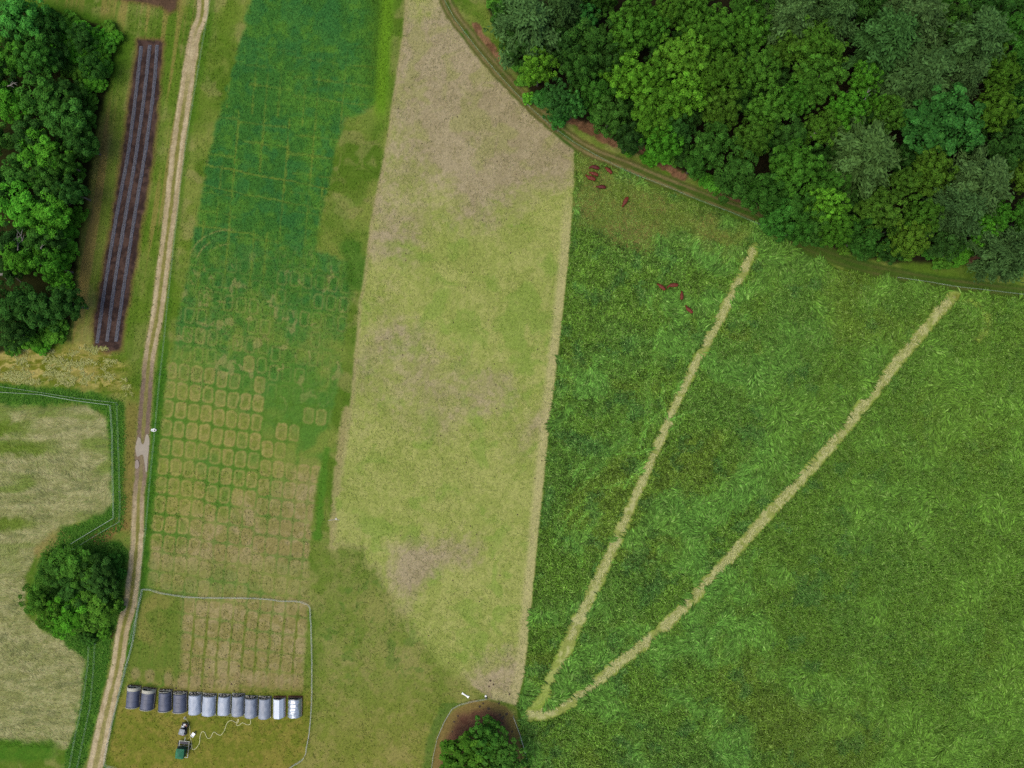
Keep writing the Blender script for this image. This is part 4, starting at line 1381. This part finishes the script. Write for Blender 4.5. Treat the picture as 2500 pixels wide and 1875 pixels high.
# ---------------------------------------------------------------- cattle
def cow_mesh(turn, seed):
    rr = random.Random(seed)
    V, R, E = [], [], []

    def v(p, rx, ry=None, par=None):
        V.append(p)
        R.append((rx, ry or rx))
        if par is not None: E.append((par, len(V) - 1))
        return len(V) - 1
    hip = v((0, -.72, 1.08), .30, .32)
    loin = v((0, -.35, 1.1), .36, .36, hip)
    belly = v((0, .02, 1.06), .40, .40, loin)
    chest = v((0, .42, 1.06), .36, .40, belly)
    sh = v((0, .68, 1.08), .27, .30, chest)
    nk = v((turn * .14, .95, .95), .18, .20, sh)
    nk2 = v((turn * .3, 1.14, .72), .14, .16, nk)
    hd = v((turn * .42, 1.26, .52), .13, .13, nk2)
    v((turn * .5, 1.34, .26), .085, .085, hd)
    for s in (-1, 1):
        v((turn * .38 + s * .22, 1.22, .64), .045, .045, hd)      # ears
    rump = v((0, -.95, 1.04), .2, .22, hip)
    t1 = v((.02, -1.1, .9), .05, .05, rump)
    v((.03, -1.12, .45), .035, .035, t1)
    for s in (-1, 1):
        st = rr.uniform(-.12, .12)
        a = v((s * .2, .5, .72), .12, .12, chest)
        b = v((s * .2, .52 + st, .42), .07, .07, a)
        v((s * .2, .5 + st, .03), .06, .06, b)
        st = rr.uniform(-.12, .12)
        a = v((s * .22, -.7, .78), .16, .16, hip)
        b = v((s * .2, -.84 + st, .46), .075, .075, a)
        v((s * .2, -.76 + st, .03), .06, .06, b)
    me = bpy.data.meshes.new("cow_skeleton")
    me.from_pydata(V, E, [])
    o = bpy.data.objects.new("cow_skeleton", me)
    COL.objects.link(o)
    o.modifiers.new("skin", 'SKIN')
    if not me.skin_vertices: return None
    for i, (a, b) in enumerate(R):
        me.skin_vertices[0].data[i].radius = (a, b)
        me.skin_vertices[0].data[i].use_root = (i == 0)
    ss = o.modifiers.new("sub", 'SUBSURF')
    ss.levels = ss.render_levels = 2
    dg = bpy.context.evaluated_depsgraph_get()
    out = bpy.data.meshes.new_from_object(o.evaluated_get(dg))
    bpy.data.objects.remove(o)
    out.name = "cow"
    out.polygons.foreach_set("use_smooth", np.ones(len(out.polygons), bool))
    out.materials.clear()
    return out


M_COW = solid("red_hide", alb((126, 54, 38)), .65, scale=1.6, c2=alb((92, 38, 28)), spec=.25)
M_COWD = solid("dark_red_hide", alb((104, 36, 36)), .65, scale=1.6, c2=alb((72, 26, 28)), spec=.25)
COWS = [cow_mesh(t, 30 + k) for k, t in enumerate((0, .8, -.8))]
DARK = []
for me in COWS:
    me.materials.append(M_COW)
    d2 = me.copy()
    d2.materials.clear()
    d2.materials.append(M_COWD)
    DARK.append(d2)
for px, py, dx, dy, pose, dark, sc_, lb in (
        (1453, 408, -210, -60, 2, 1, 1.0, "dark red cow grazing topmost in the group of six, closest to the stubble corner fence"),
        (1487, 416, -145, -140, 0, 0, .92, "red cow by the fence line, set apart east of the three grazing abreast"),
        (1451, 424, -255, -90, 0, 0, .96, "light red cow between the two other cows grazing abreast"),
        (1443, 435, -235, -70, 1, 0, 1.1, "large red cow lowest of the three grazing abreast near the stubble edge"),
        (1469, 456, -235, -20, 0, 1, .96, "darkest red cow grazing alone just below the three abreast"),
        (1527, 491, -130, 230, 0, 0, 1.08, "red cow grazing alone on thin grass, head pointing down the meadow"),
        (1616, 701, -290, -230, 0, 0, 1.0, "westernmost red cow of the four in the tall grass"),
        (1644, 696, -395, 20, 2, 0, 1.08, "topmost red cow of the four in tall grass, facing the westernmost one"),
        (1665, 722, 10, -280, 0, 0, .88, "small red cow of the four in tall grass, head pointing up the meadow"),
        (1683, 757, -290, -230, 1, 0, 1.0, "lowest red cow of the four in tall grass, nearest the mown strip")):
    o = link("cow", (DARK if dark else COWS)[pose])
    o.location = (*W(px, py, 1.0), gz_at(px, py))
    o.rotation_euler = (0, 0, math.atan2(-dx, -dy))
    o.scale = (sc_ * 1.28, sc_ * 1.02, sc_)
    tag(o, lb, "cow", "red cattle grazing in the meadow")

# ---------------------------------------------------------------- fences
M_POST = solid("pale_post", (.34, .36, .31), .6)
M_WIRE = solid("fence_tape", (.3, .38, .27), .6, var=.05)
M_NET = solid("fence_net", (.40, .42, .38), .6, var=.05)
M_WOODP = solid("wood_post", (.22, .17, .12), .85)


def fence(name, pts, label, post_every=8.0, ht=1.0, wires=(.45, .95), r=.016, mat=None, sag=.04, post_r=.045, group=None, ends=None):
    P = [Vector((*W(a, b), 0)) for a, b in pts]
    L_ = [0.0]
    for a, b in zip(P, P[1:]): L_.append(L_[-1] + (b - a).length)
    root = thing(name, label, "fence", P[0], group=group)
    n = max(1, round(L_[-1] / post_every))
    ss = [L_[-1] * k / n for k in range(n + 1)]

    def at(s):
        for i in range(len(P) - 1):
            if s <= L_[i + 1] + 1e-6:
                return P[i].lerp(P[i + 1], (s - L_[i]) / max(L_[i + 1] - L_[i], 1e-6))
        return P[-1]
    # posts at the corners and between them
    for s in ss:
        p = at(s) - P[0]
        lean = Vector((random.uniform(-.1, .1), random.uniform(-.1, .1), 0))
        mb = MB().tube([p, p + lean * .5 + Vector((0, 0, ht * .6)), p + lean + Vector((0, 0, ht + .15))], [post_r, post_r * .9, post_r * .8], 6)
        mb.build("post", M_POST, root)
    w = MB()
    fine = sorted(set([L_[-1] * k / max(2, int(L_[-1] / 1.5)) for k in range(max(2, int(L_[-1] / 1.5)) + 1)] + L_))
    for h in wires:
        w.tube([at(s) - P[0] + Vector((0, 0, h + random.uniform(-sag, sag))) for s in fine], r, 4)
    w.build("wire", mat or M_WIRE, root)
    return root


def net_fence(pts, label, name="net_fence"):
    P = smooth_line(pts, 6)
    P = [Vector((*W(a, b), 0)) for a, b in P[:, :2]]
    root = thing(name, label, "fence", P[0])
    ht = 1.05
    net = MB()
    O = P[0]
    wob = [random.uniform(-.06, .06) for _ in P]
    for k in range(8):
        h = .08 + (ht - .08) * k / 7
        net.tube([p - O + Vector((wob[i] * h, wob[-i] * h, h)) for i, p in enumerate(P)], .026 if k == 7 else .007, 4)
    for i, p in enumerate(P):
        for q in (0, .5):
            if i + 1 < len(P):
                b = p.lerp(P[i + 1], q) - O
                net.tube([b + Vector((0, 0, .05)), b + Vector((0, 0, ht))], .007, 3)
    net.build("net", M_NET, root)
    acc = 0
    last = None
    for i, p in enumerate(P):
        if last is None or (p - last).length > 3.6 or i == len(P) - 1:
            q = p - O
            MB().tube([q, q + Vector((random.uniform(-.08, .08), random.uniform(-.08, .08), ht + .2))], .04, 6).build("post", M_POST, root)
            last = p
    return root


net_fence([(350, 1437), (368, 1438), (395, 1446), (430, 1452), (475, 1457), (560, 1458), (620, 1459), (660, 1462), (690, 1466), (722, 1466), (745, 1471), (757, 1480), (760, 1510), (762, 1560), (763, 1640), (762, 1720), (757, 1780), (750, 1822), (743, 1848), (715, 1868), (690, 1885)], "pale netting fence bounding the tent paddock along its top and east side")
net_fence([(350, 1437), (345, 1462), (339, 1486), (331, 1540), (323, 1580), (312, 1619), (303, 1655), (294, 1691), (278, 1755), (263, 1824), (258, 1865), (275, 1870), (300, 1882)], "pale netting fence of the tent paddock along the dirt road")
fence("wire_fence", [(519, -20), (500, 90), (478, 220), (456, 354), (443, 450), (432, 554), (421, 652), (411, 747), (402, 842), (392, 928), (384, 1017), (375, 1109), (366, 1204), (358, 1297), (346, 1387), (340, 1480), (318, 1570)], "thin wire fence along the dirt road's east side beside the strip field", 9.5)
fence("wire_fence", [(-20, 956), (101, 963), (180, 977), (272, 989), (277, 1060), (278, 1153), (280, 1264), (200, 1312), (155, 1340)], "inner of the two wire fences round the hay field's top corner", 10, r=.03)
fence("wire_fence", [(-20, 940), (101, 958), (190, 972), (288, 983), (293, 1121), (296, 1232), (294, 1273), (230, 1310), (177, 1343)], "outer of the two wire fences round the hay field, nearer the road", 10, r=.014)
fence("wire_fence", [(220, 1570), (218, 1620), (210, 1682), (200, 1735), (190, 1780), (180, 1830), (170, 1890)], "wire fence below the roadside clump on the hay field side", 8, r=.016)
fence("wire_fence", [(235, 1570), (231, 1640), (223, 1723), (205, 1808), (188, 1890)], "wire fence below the roadside clump on the road side", 8, r=.013)
fence("wire_fence", [(1073, -20), (1110, 48), (1160, 115), (1212, 178), (1260, 230), (1300, 270), (1350, 312), (1402, 350), (1450, 378), (1505, 408), (1560, 432), (1630, 458), (1700, 488), (1780, 518), (1870, 556)], "green-white wire fence between the woodland track and the grazed fields", 11, mat=solid("green_tape", (.22, .34, .2), .6))
fence("wire_fence", [(2190, 678), (2260, 688), (2330, 700), (2400, 708), (2520, 722)], "wire fence below the track at the meadow's top east corner", 11)
fence("wire_fence", [(1188, 1704), (1150, 1711), (1123, 1718), (1104, 1728), (1085, 1760), (1068, 1800), (1058, 1845), (1052, 1890)], "pale wire fence on the west and top of the bare ring", 4.5, r=.03, mat=M_POST)
fence("wire_fence", [(1253, 1747), (1268, 1787), (1278, 1820), (1286, 1850), (1294, 1890)], "wire fence on the bare ring's east side by the meadow", 5, r=.03, mat=M_POST)

# ---------------------------------------------------------------- hoop shelters
M_TARPD = solid("dark_tarp", alb((88, 94, 116)), .5, var=.1, scale=.7, bump=.08, spec=.4)
M_TARPL = solid("pale_tarp", alb((176, 186, 206)), .42, var=.07, scale=.7, bump=.12, spec=.4)
M_TARPG = solid("grey_tarp", alb((150, 158, 176)), .45, var=.09, scale=.7, bump=.12, spec=.4)
M_TARPW = solid("white_tarp", alb((212, 222, 240)), .35, var=.05, scale=.7, bump=.05, spec=.5)
M_FOIL = solid("silver_sheet", alb((196, 206, 220)), .22, var=.1, scale=1.5, bump=.5, metal=.55, spec=.6)
M_TRIM = solid("pale_trim", alb((186, 184, 172)), .6, var=.08)
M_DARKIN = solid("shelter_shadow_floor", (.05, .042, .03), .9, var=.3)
M_TIMB = solid("timber", alb((120, 96, 78)), .8, var=.2)
M_REDT = solid("red_timber", alb((128, 70, 54)), .8, var=.2)
M_BED = solid("straw_bedding", alb((206, 196, 184)), .9, var=.35, scale=5)
M_STEEL = solid("steel_tube", alb((150, 156, 160)), .4, metal=.6)


def arch(W2, Ht, n=18, flat=0):
    pts = []
    if flat:
        return [(-W2, 0), (-W2 * .98, Ht * .45), (-W2 * .62, Ht * .88), (W2 * .3, Ht), (W2 * .82, Ht * .55), (W2, 0)]
    for k in range(n + 1):
        t = math.pi * k / n
        c, s = math.cos(t), math.sin(t)
        pts.append((-W2 * math.copysign(abs(c) ** .8, c), Ht * s ** .8))
    return pts


def shell(prof, y0, y1, ny, wrinkle, scallop=0.0, seed=0):
    rr = random.Random(seed)
    mb = MB()
    n = len(prof)
    rows_ = []
    for out in (0, 1):
        for j in range(ny + 1):
            t = j / ny
            y = y0 + (y1 - y0) * t
            for i, (x, z) in enumerate(prof):
                w = 1 + (wrinkle * (float(vnoise(np.array([t * 6.0 + seed]), np.array([i * .7 + seed * 3.0]), 3)[0]) - .5)) - scallop * (math.sin(math.pi * ((t * 5) % 1)) ** .6 - .5)
                k = w if not out else w * .985
                rows_.append((x * k, y, max(z * k, .04)))
    mb.v = rows_
    m = (ny + 1) * n
    for j in range(ny):
        for i in range(n - 1):
            a = j * n + i
            mb.f.append((a, a + 1, a + n + 1, a + n))
            mb.f.append((m + a, m + a + n, m + a + n + 1, m + a + 1))
    for j in (0, ny):
        for i in range(n - 1):
            a = j * n + i
            mb.f.append((a, a + 1, m + a + 1, m + a) if j else (a + 1, a, m + a, m + a + 1))
    return mb


def end_wall(prof, y, th=.03, cut=0.0):
    """thin wall filling the arch"""
    pts = [(x * .97, max(z * .97, .05)) for x, z in prof]
    n = len(pts)
    vs = [(x, y, z) for x, z in pts] + [(x, y + th, z) for x, z in pts]
    fs = [tuple(range(n)), tuple(range(n, 2 * n))[::-1]] + [(i, n + i, n + (i + 1) % n, (i + 1) % n) for i in range(n)]
    return MB().add(vs, fs)


def coop(px, py, wid, ln_, rot, style, seed, label):
    """hoop shelter lying north-south, open at its north end"""
    rr = random.Random(seed)
    Ht = 1.95
    x, y = W(px, py, .8)
    root = thing("hoop_shelter", label, "shelter", (x, y, gz_at(px, py)), rot, "row of hoop shelters on the paddock")
    W2, L2 = wid * .94 / 2, ln_ / 2
    prof = arch(W2, Ht, flat=(style == "white"))
    cover = {"dark": M_TARPD, "pale": M_TARPL, "grey": M_TARPG, "white": M_TARPW, "foil": M_FOIL}[style]
    inset = .75 if style == "dark" and seed < 3 else .3 if style == "dark" else .22
    shell(prof, -L2 + .08, L2 - inset, 26 if style == "foil" else 14, .0 if style == "white" else .09 if style != "dark" else .03, .10 if style == "foil" else 0, seed).build("cover", cover, root, smooth=style != "white")
    if style == "dark":
        band = [(a * 1.012, b * 1.012) for a, b in prof]
        if seed < 3:
            shell(band, L2 - inset - .08, L2 - .1, 3, .02, 0, seed).build("end_band", M_TRIM, root, smooth=True)
        hp = MB().tube([(a * 1.02, -L2 + .05, b * 1.02 + .03) for a, b in prof], .09, 6)
        hp.build("end_hoop", M_TRIM, root)
        for yy in (-.9, 0.1, 1.1):
            MB().tube([(a * 1.004, yy, b * 1.004 + .02) for a, b in prof], .025, 5).build("strap", solid("strap", alb((118, 124, 142)), .6), root)
    hoopm = M_TRIM if style == "dark" else M_STEEL
    MB().tube([(a * .99, L2 - .06, b * .99 + .03) for a, b in prof], .08 if style == "dark" else .035, 6).build("end_hoop", hoopm, root)
    fr = MB()
    for s in (-1, 1):
        fr.box((s * (W2 + .02), 0, .1), (.1, ln_ + .1, .16))
    fr.box((0, L2 + .05, .1), (wid, .1, .16))
    fr.box((0, -L2 - .05, .1), (wid, .1, .16))
    fr.build("base_frame", M_TIMB if style in ("dark",) else M_REDT if style in ("white", "foil") else M_STEEL, root)
    end_wall(prof, -L2 + .12).build("end_wall", cover, root)
    # north end: floor, cross rail, what lies inside
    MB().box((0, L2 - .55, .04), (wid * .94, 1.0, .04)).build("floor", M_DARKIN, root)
    if style in ("dark", "white", "foil"):
        MB().tube([(-W2 * .92, L2 - .05, .75), (W2 * .92, L2 - .05, .75)], .06, 6).build("cross_rail", M_TIMB if style != "dark" else M_TRIM, root)
        MB().tube([(W2 * .1, L2 - .05, .1), (W2 * .1, L2 - .05, Ht * .93)], .05, 6).build("centre_post", M_TIMB if style != "dark" else M_TRIM, root)
    if style not in ("white", "foil"):
        bd = MB()
        for _ in range(26 if style != "dark" else 16):
            cx, cy = rr.uniform(-W2 * .75, W2 * .75), L2 - rr.uniform(-.02, .5)
            s = rr.uniform(.1, .2)
            n = 7
            zz = rr.uniform(.1, .85)
            bd.lathe([(s * .5, zz - s * .5), (s, zz), (s * .75, zz + s * .5), (s * .2, zz + s * .75)], (cx, cy, 0), n)
        bd.build("bedding", M_BED, root, smooth=True)
    MB().tube([(W2 + .02, -L2 + .2, .5), (W2 + .06, 0, .46), (W2 + .02, L2 - .2, .55)], .035, 5).build("side_pipe", M_TRIM, root)
    root.scale = (rr.uniform(.97, 1.03), rr.uniform(.97, 1.02), rr.uniform(.92, 1.06))
    root.rotation_euler[2] += math.radians(rr.uniform(-1.2, 1.2))
    return root


COOPS = [(324, 1704, 3.3, 5.0, -5, "dark", "westernmost dark grey hoop shelter, nearest the road netting"), (360, 1709, 3.3, 5.0, -6, "dark", "second dark grey hoop shelter, wide pale band at its open end"), (402, 1713, 3.25, 5.0, -3, "dark", "dark grey hoop shelter just east of the gap in the row"),
         (438, 1717, 3.3, 4.9, -1, "dark", "dark grey hoop shelter standing next to the pale shelters"), (475, 1721, 3.2, 4.9, -1, "pale", "westernmost pale silver hoop shelter, directly above the parked utility vehicle"), (509, 1724, 3.2, 5.0, -3, "pale", "pale silver hoop shelter with strongly wrinkled east side, second of the pale ones"),
         (546, 1724, 3.1, 4.8, -2, "pale", "bright pale hoop shelter third of the pale ones, left of the grey pair"), (580, 1724, 3.0, 5.1, 0, "grey", "light grey hoop shelter set slightly higher than its neighbours"), (612, 1729, 3.0, 5.0, -1, "grey", "light grey hoop shelter where the hose ends"), (645, 1731, 3.1, 5.2, -1, "grey", "light grey smooth hoop shelter with empty open end, third from the east"),
         (681, 1730, 3.0, 4.9, 0, "white", "white flat-sided shelter with a sharp crease down its roof"), (719, 1729, 3.5, 4.7, 0, "foil", "easternmost shelter, shiny silver with scalloped ribs")]
for k, (a, b, w_, l_, rd_, st_, lb) in enumerate(COOPS):
    coop(a, b - 3, w_, l_, math.radians(rd_), st_, k + 1, lb)

# ---------------------------------------------------------------- utility vehicle, trailer hut, barrow, hose, troughs
M_BLK = solid("black_plastic", (.025, .025, .03), .5)
M_RUB = solid("rubber", (.03, .03, .03), .85)
M_NAVY = solid("dark_panel", alb((48, 48, 66)), .5)
M_GREYR = solid("grey_roof", alb((136, 144, 156)), .45, var=.06)
M_RED = solid("red_paint", alb((176, 50, 44)), .4)
M_WHITE = solid("white_plastic", (.78, .78, .76), .5, var=.05)
M_ORNG = solid("orange_tub", alb((210, 150, 120)), .5)
M_GREEN = solid("green_sheet", alb((44, 116, 82)), .5, var=.12, scale=1.5)
M_DGREEN = solid("dark_green_sheet", alb((34, 84, 66)), .55, var=.12, scale=1.5)
M_YEL = solid("yellow_tube", alb((196, 186, 70)), .5)
M_HOSE = solid("pale_hose", alb((206, 204, 150)), .5, var=.08)


def wheel(mb_parent, x, y, r, w, rim=M_STEEL):
    t = MB().lathe([(r * .55, -w / 2), (r * .92, -w / 2), (r, -w * .3), (r, w * .3), (r * .92, w / 2), (r * .55, w / 2)], (x, y, r), 14, 'x').build("wheel", M_RUB, mb_parent)
    MB().lathe([(r * .2, -w * .55), (r * .56, -w * .42), (r * .56, w * .42), (r * .2, w * .55)], (x, y, r), 12, 'x').build("rim", rim, t)


x, y = W(452, 1777)
uv = thing("utility_vehicle", "small utility vehicle with grey roof and loaded bed, parked below the shelters", "vehicle", (x, y, gz_at(452, 1777)), math.atan2(.28, -1))
MB().box((0, .1, .52), (1.3, 2.9, .34), bev=.15).box((0, 1.25, .78), (1.15, .75, .25), taper=.8, bev=.12).build("body", M_NAVY, uv)
bed_ = MB().box((0, -.98, .74), (1.38, 1.3, .06))
for c, d in (((-.66, -.98, .9), (.06, 1.3, .3)), ((.66, -.98, .9), (.06, 1.3, .3)), ((0, -1.6, .9), (1.26, .06, .3)), ((0, -.36, .9), (1.26, .06, .3))): bed_.box(c, d)
bed_.build("cargo_bed", M_BLK, uv)
MB().box((0, 1.52, .62), (1.1, .12, .3), bev=.05).box((-.2, 1.36, .95), (.5, .3, .06)).build("hood", M_RED, uv)
MB().box((-.3, .05, .82), (.5, .5, .16), bev=.08).box((.3, .05, .82), (.5, .5, .16), bev=.08).box((0, -.22, 1.1), (1.1, .12, .45)).build("seat", M_BLK, uv)
rf = MB().box((0, .2, 1.93), (1.34, 1.5, .08), taper=.93, bev=.12)
rf.build("roof", M_GREYR, uv)
MB().box((0.02, .2, 1.985), (.62, .62, .05), taper=.9, bev=.08).build("roof_panel", solid("pale_grey", alb((160, 168, 180)), .4), uv)
for sx in (-1, 1):
    for yy in (-.35, .8):
        MB().tube([(sx * .6, yy, .7), (sx * .6, yy, 1.3), (sx * .56, yy * .8 + .05, 1.92)], .035, 6).build("roll_bar", M_BLK, uv)
    for yy in (-.95, 1.1):
        wheel(uv, sx * .68, yy, .32, .24)
MB().tube([(-.3, .55, .85), (-.3, .45, 1.05)], .03, 6).lathe([(.12, 0), (.18, .02), (.18, .05), (.12, .06)], (-.3, .42, 1.05), 12).build("steering_wheel", M_BLK, uv)


def on_uv(lx, ly, z):
    a = uv.rotation_euler[2]
    return (uv.location[0] + lx * math.cos(a) - ly * math.sin(a), uv.location[1] + lx * math.sin(a) + ly * math.cos(a), uv.location[2] + z)


def crate(c, d, mat, rz, name, label, cat):
    mb = MB().box((0, 0, .03), (d[0], d[1], .05))
    for s in (-1, 1):
        mb.box((s * (d[0] / 2 - .02), 0, d[2] / 2), (.04, d[1], d[2]))
        mb.box((0, s * (d[1] / 2 - .02), d[2] / 2), (d[0] - .08, .04, d[2]))
    o = mb.build(name, mat)
    o.location, o.rotation_euler = c, (0, 0, rz)
    return tag(o, label, cat)


crate(on_uv(.35, -.62, .78), (.62, .42, .3), M_WHITE, uv.rotation_euler[2] + .1, "storage_crate", "white open crate in the vehicle's bed, closest to the grey roof", "crate")
crate(on_uv(.05, -1.2, .78), (.5, .4, .3), M_WHITE, uv.rotation_euler[2] + .5, "storage_crate", "white crate at the tail of the vehicle's bed beside the orange tub", "crate")
tub = MB().lathe([(.16, 0), (.2, .3), (.22, .34), (.19, .34), (.15, .06)], (0, 0, 0), 14).build("feed_tub", M_ORNG)
tub.location = on_uv(-.35, -1.15, .78)
tag(tub, "orange tub in the vehicle's cargo bed", "tub")
sack = MB().box((0, 0, .14), (.55, .35, .26), taper=.75, bev=.12).build("feed_sack", M_WHITE)
sack.location, sack.rotation_euler = on_uv(-.3, 1.2, .9), (0, 0, uv.rotation_euler[2] + .6)
tag(sack, "white sack lying on the utility vehicle's front", "sack")

x, y = W(452, 1752.5)
fd = thing("round_feeder", "small round pale feeder on the grass above the utility vehicle", "feeder", (x, y, gz_at(452, 1752)))
MB().lathe([(.28, 0), (.32, .1), (.3, .12), (.12, .1)], (0, 0, 0), 18).build("tray", M_TRIM, fd)
MB().lathe([(.16, .1), (.17, .5), (.1, .62), (.04, .66)], (0, 0, 0), 16).build("hopper", M_BED, fd)

# trailer with the green hut
x, y = W(452, 1826)
tr = thing("trailer_hut", "steel frame trailer carrying a green roofed hut, bottom of the paddock", "trailer", (x, y, gz_at(452, 1826)), math.radians(-6))
fr = MB()
for sx in (-1.3, -.1, 1.05):
    fr.box((sx, 0, .62), (.1, 4.1, .1))
for sy in (-1.9, -1.0, -.1, .8, 1.4, 1.95):
    fr.box((-.12, sy, .685), (2.5, .08, .03 + .05))
fr.tube([(-.1, 2.0, .6), (-.05, 2.9, .5)], .06, 6)
fr.build("frame", M_STEEL, tr)
MB().box((-.2, 1.55, .76), (2.0, .55, .06)).build("deck", M_NAVY, tr)
hut = MB().box((-.35, -.45, 1.5), (1.9, 2.2, 1.5), bev=.05)
hut.build("hut_wall", M_DGREEN, tr)
Wd, Ld, z0, z1 = 1.0, 1.2, 2.26, 2.72
MB().add([(-.35 - Wd, -.45 - Ld, z0), (-.35 + Wd, -.45 - Ld, z0), (-.35 + Wd, -.45 + Ld, z0), (-.35 - Wd, -.45 + Ld, z0), (-.35 - .12, -.75, z1), (-.35 + .12, -.75, z1), (-.35 + .12, -.1, z1), (-.35 - .12, -.1, z1)],
         [(0, 1, 5, 4), (1, 2, 6, 5), (2, 3, 7, 6), (3, 0, 4, 7), (4, 5, 6, 7), (3, 2, 1, 0)]).build("roof", M_GREEN, tr)
MB().tube([(-.35, -.74, z1 + .02), (-.35, -.12, z1 + .02)], .05, 6).build("ridge_cap", M_DGREEN, tr)
for sx in (-1, 1):
    for sy in (.25, 1.15):
        wheel(tr, -.12 + sx * 1.45, sy, .36, .24, M_WHITE)
for sx, sy in ((-1.25, -1.95), (1.0, -1.95)):
    MB().tube([(sx, sy, 0), (sx, sy, .62)], .05, 6).build("support_leg", M_STEEL, tr)

x, y = W(473, 1792)
wb = thing("wheelbarrow", "white wheelbarrow with yellow handles between vehicle and trailer", "wheelbarrow", (x, y, gz_at(473, 1792)), math.radians(-35))
MB().add([(-.28, -.4, .3), (.28, -.4, .3), (.28, .35, .3), (-.28, .35, .3), (-.38, -.5, .62), (.38, -.5, .62), (.42, .6, .62), (-.42, .6, .62), (-.34, -.46, .62), (.34, -.46, .62), (.38, .56, .62), (-.38, .56, .62), (-.25, -.36, .34), (.25, -.36, .34), (.25, .3, .34), (-.25, .3, .34)],
         [(3, 2, 1, 0), (0, 1, 5, 4), (1, 2, 6, 5), (2, 3, 7, 6), (3, 0, 4, 7), (4, 5, 9, 8), (5, 6, 10, 9), (6, 7, 11, 10), (7, 4, 8, 11), (8, 9, 13, 12), (9, 10, 14, 13), (10, 11, 15, 14), (11, 8, 12, 15), (12, 13, 14, 15)]).build("tray", M_WHITE, wb)
for s in (-1, 1):
    MB().tube([(s * .12, .85, .2), (s * .25, 0, .28), (s * .34, -1.35, .6)], .04, 6).build("handle", M_YEL, wb)
    MB().tube([(s * .27, -.35, .3), (s * .27, -.4, 0)], .03, 6).build("leg", M_YEL, wb)
wheel(wb, 0, .85, .2, .12)

hp = [(451, 1754), (457, 1758), (462, 1770), (464, 1783), (465, 1798), (468, 1816), (470, 1829), (478, 1827), (487, 1814), (489, 1796), (494, 1786), (500, 1788), (506, 1801), (514, 1801), (522, 1787), (532, 1793), (540, 1794), (548, 1783), (554, 1766), (562, 1759), (570, 1760), (577, 1764), (581, 1757), (583, 1755), (582, 1762), (577, 1768), (580, 1771), (586, 1769), (592, 1764), (601, 1768), (608, 1769), (612, 1766), (612, 1758), (610, 1754)]
P = smooth_line(hp, 2)
hz_ = [gz_at(a, b) + .07 for a, b in P[:, :2]]
tag(MB().tube([(*W(a, b), z) for (a, b), z in zip(P[:, :2], hz_)], .085, 6).build("garden_hose", M_HOSE), "long pale yellow hose winding over the grass from feeder to shelters", "hose")
P = smooth_line([(505, 1746), (540, 1747), (580, 1748), (600, 1747.5)], 4)
tag(MB().tube([(*W(a, b), gz_at(a, b) + .1) for a, b in P[:, :2]], .05, 6).build("water_pipe", M_TRIM), "straight pale pipe running along the foot of the pale shelters", "pipe")

# white trough lying on the grass
x, y = W(1136, 1697)
mb = MB()
L_ = 1.95
for sgn in (-1, 1):
    pass
prof = [(-L_ / 2, .30), (-L_ / 2 + .35, .2), (0, .15), (L_ / 2 - .4, .2), (L_ / 2, .36)]
vs, fs = [], []
for (u, w_) in prof:
    for k in range(7):
        t = math.pi * k / 6
        vs.append((u, -w_ * math.cos(t) * 1.0, .04 + .16 * math.sin(t)))
for i in range(len(prof) - 1):
    for k in range(6):
        a = i * 7 + k
        fs.append((a, a + 1, a + 8, a + 7))
fs += [tuple(range(7))[::-1], tuple(range(28, 35))]
fs += [(i * 7, (i + 1) * 7, (i + 1) * 7 + 6, i * 7 + 6) for i in range(4)]
o = mb.add(vs, fs).build("rolled_sheet", M_WHITE)
o.location, o.rotation_euler = (x, y, gz_at(1136, 1697)), (0, 0, -math.atan2(11, 17))
tag(o, "white bundled sheet, narrow in the middle, lying on the grass above the bare ring", "sheet")

x, y = W(1186, 1699)
o = thing("fence_charger", "small pale and dark fence charger at the end of the ring's top fence", "fence charger", (x, y, gz_at(1186, 1699)))
MB().lathe([(.24, 0), (.26, .2), (.2, .32), (.08, .36)], (0, 0, 0), 14).build("case", M_WHITE, o)
MB().box((.1, -.4, .2), (.4, .4, .36), bev=.06).build("battery_box", M_NAVY, o)

x, y = W(377.5, 1050)
o = thing("water_tub", "white tub with dark inside standing by the fence east of the puddle", "tub", (x, y, gz_at(377, 1050)))
mb = MB()
n = 20
ring = []
for k in range(n):
    t = 6.283 * k / n
    ring.append((.55 * math.cos(t) - (.14 if math.cos(t) < -.7 else 0), .36 * math.sin(t)))
lev = [(1, 0), (1.05, .36), (1.05, .42), (.86, .42), (.8, .16)]
vs = [(a * s, b * s, z) for s, z in lev for a, b in ring]
fs = [(i * n + k, i * n + (k + 1) % n, (i + 1) * n + (k + 1) % n, (i + 1) * n + k) for i in range(len(lev) - 1) for k in range(n)] + [tuple(range(n))[::-1], tuple(range(4 * n, 5 * n))]
mb.add(vs, fs).build("rim", M_WHITE, o, smooth=False)
MB().box((.12, -.02, .2), (.55, .36, .1), bev=.1).build("lid", M_NAVY, o)

x, y = W(815, 1269)
mb = MB().tube([(-1.3, -.12, .06), (0, .02, .08), (1.4, 0, .06)], .06, 6)
mb.lathe([(.2, .02), (.26, .05), (.26, .09), (.2, .1)], (.55, .25, 0), 14)
o = mb.build("lying_pole", M_TRIM)
o.location = (x, y, gz_at(815, 1269))
tag(o, "thin pale pole lying across the pale west edge of the middle field", "pole")
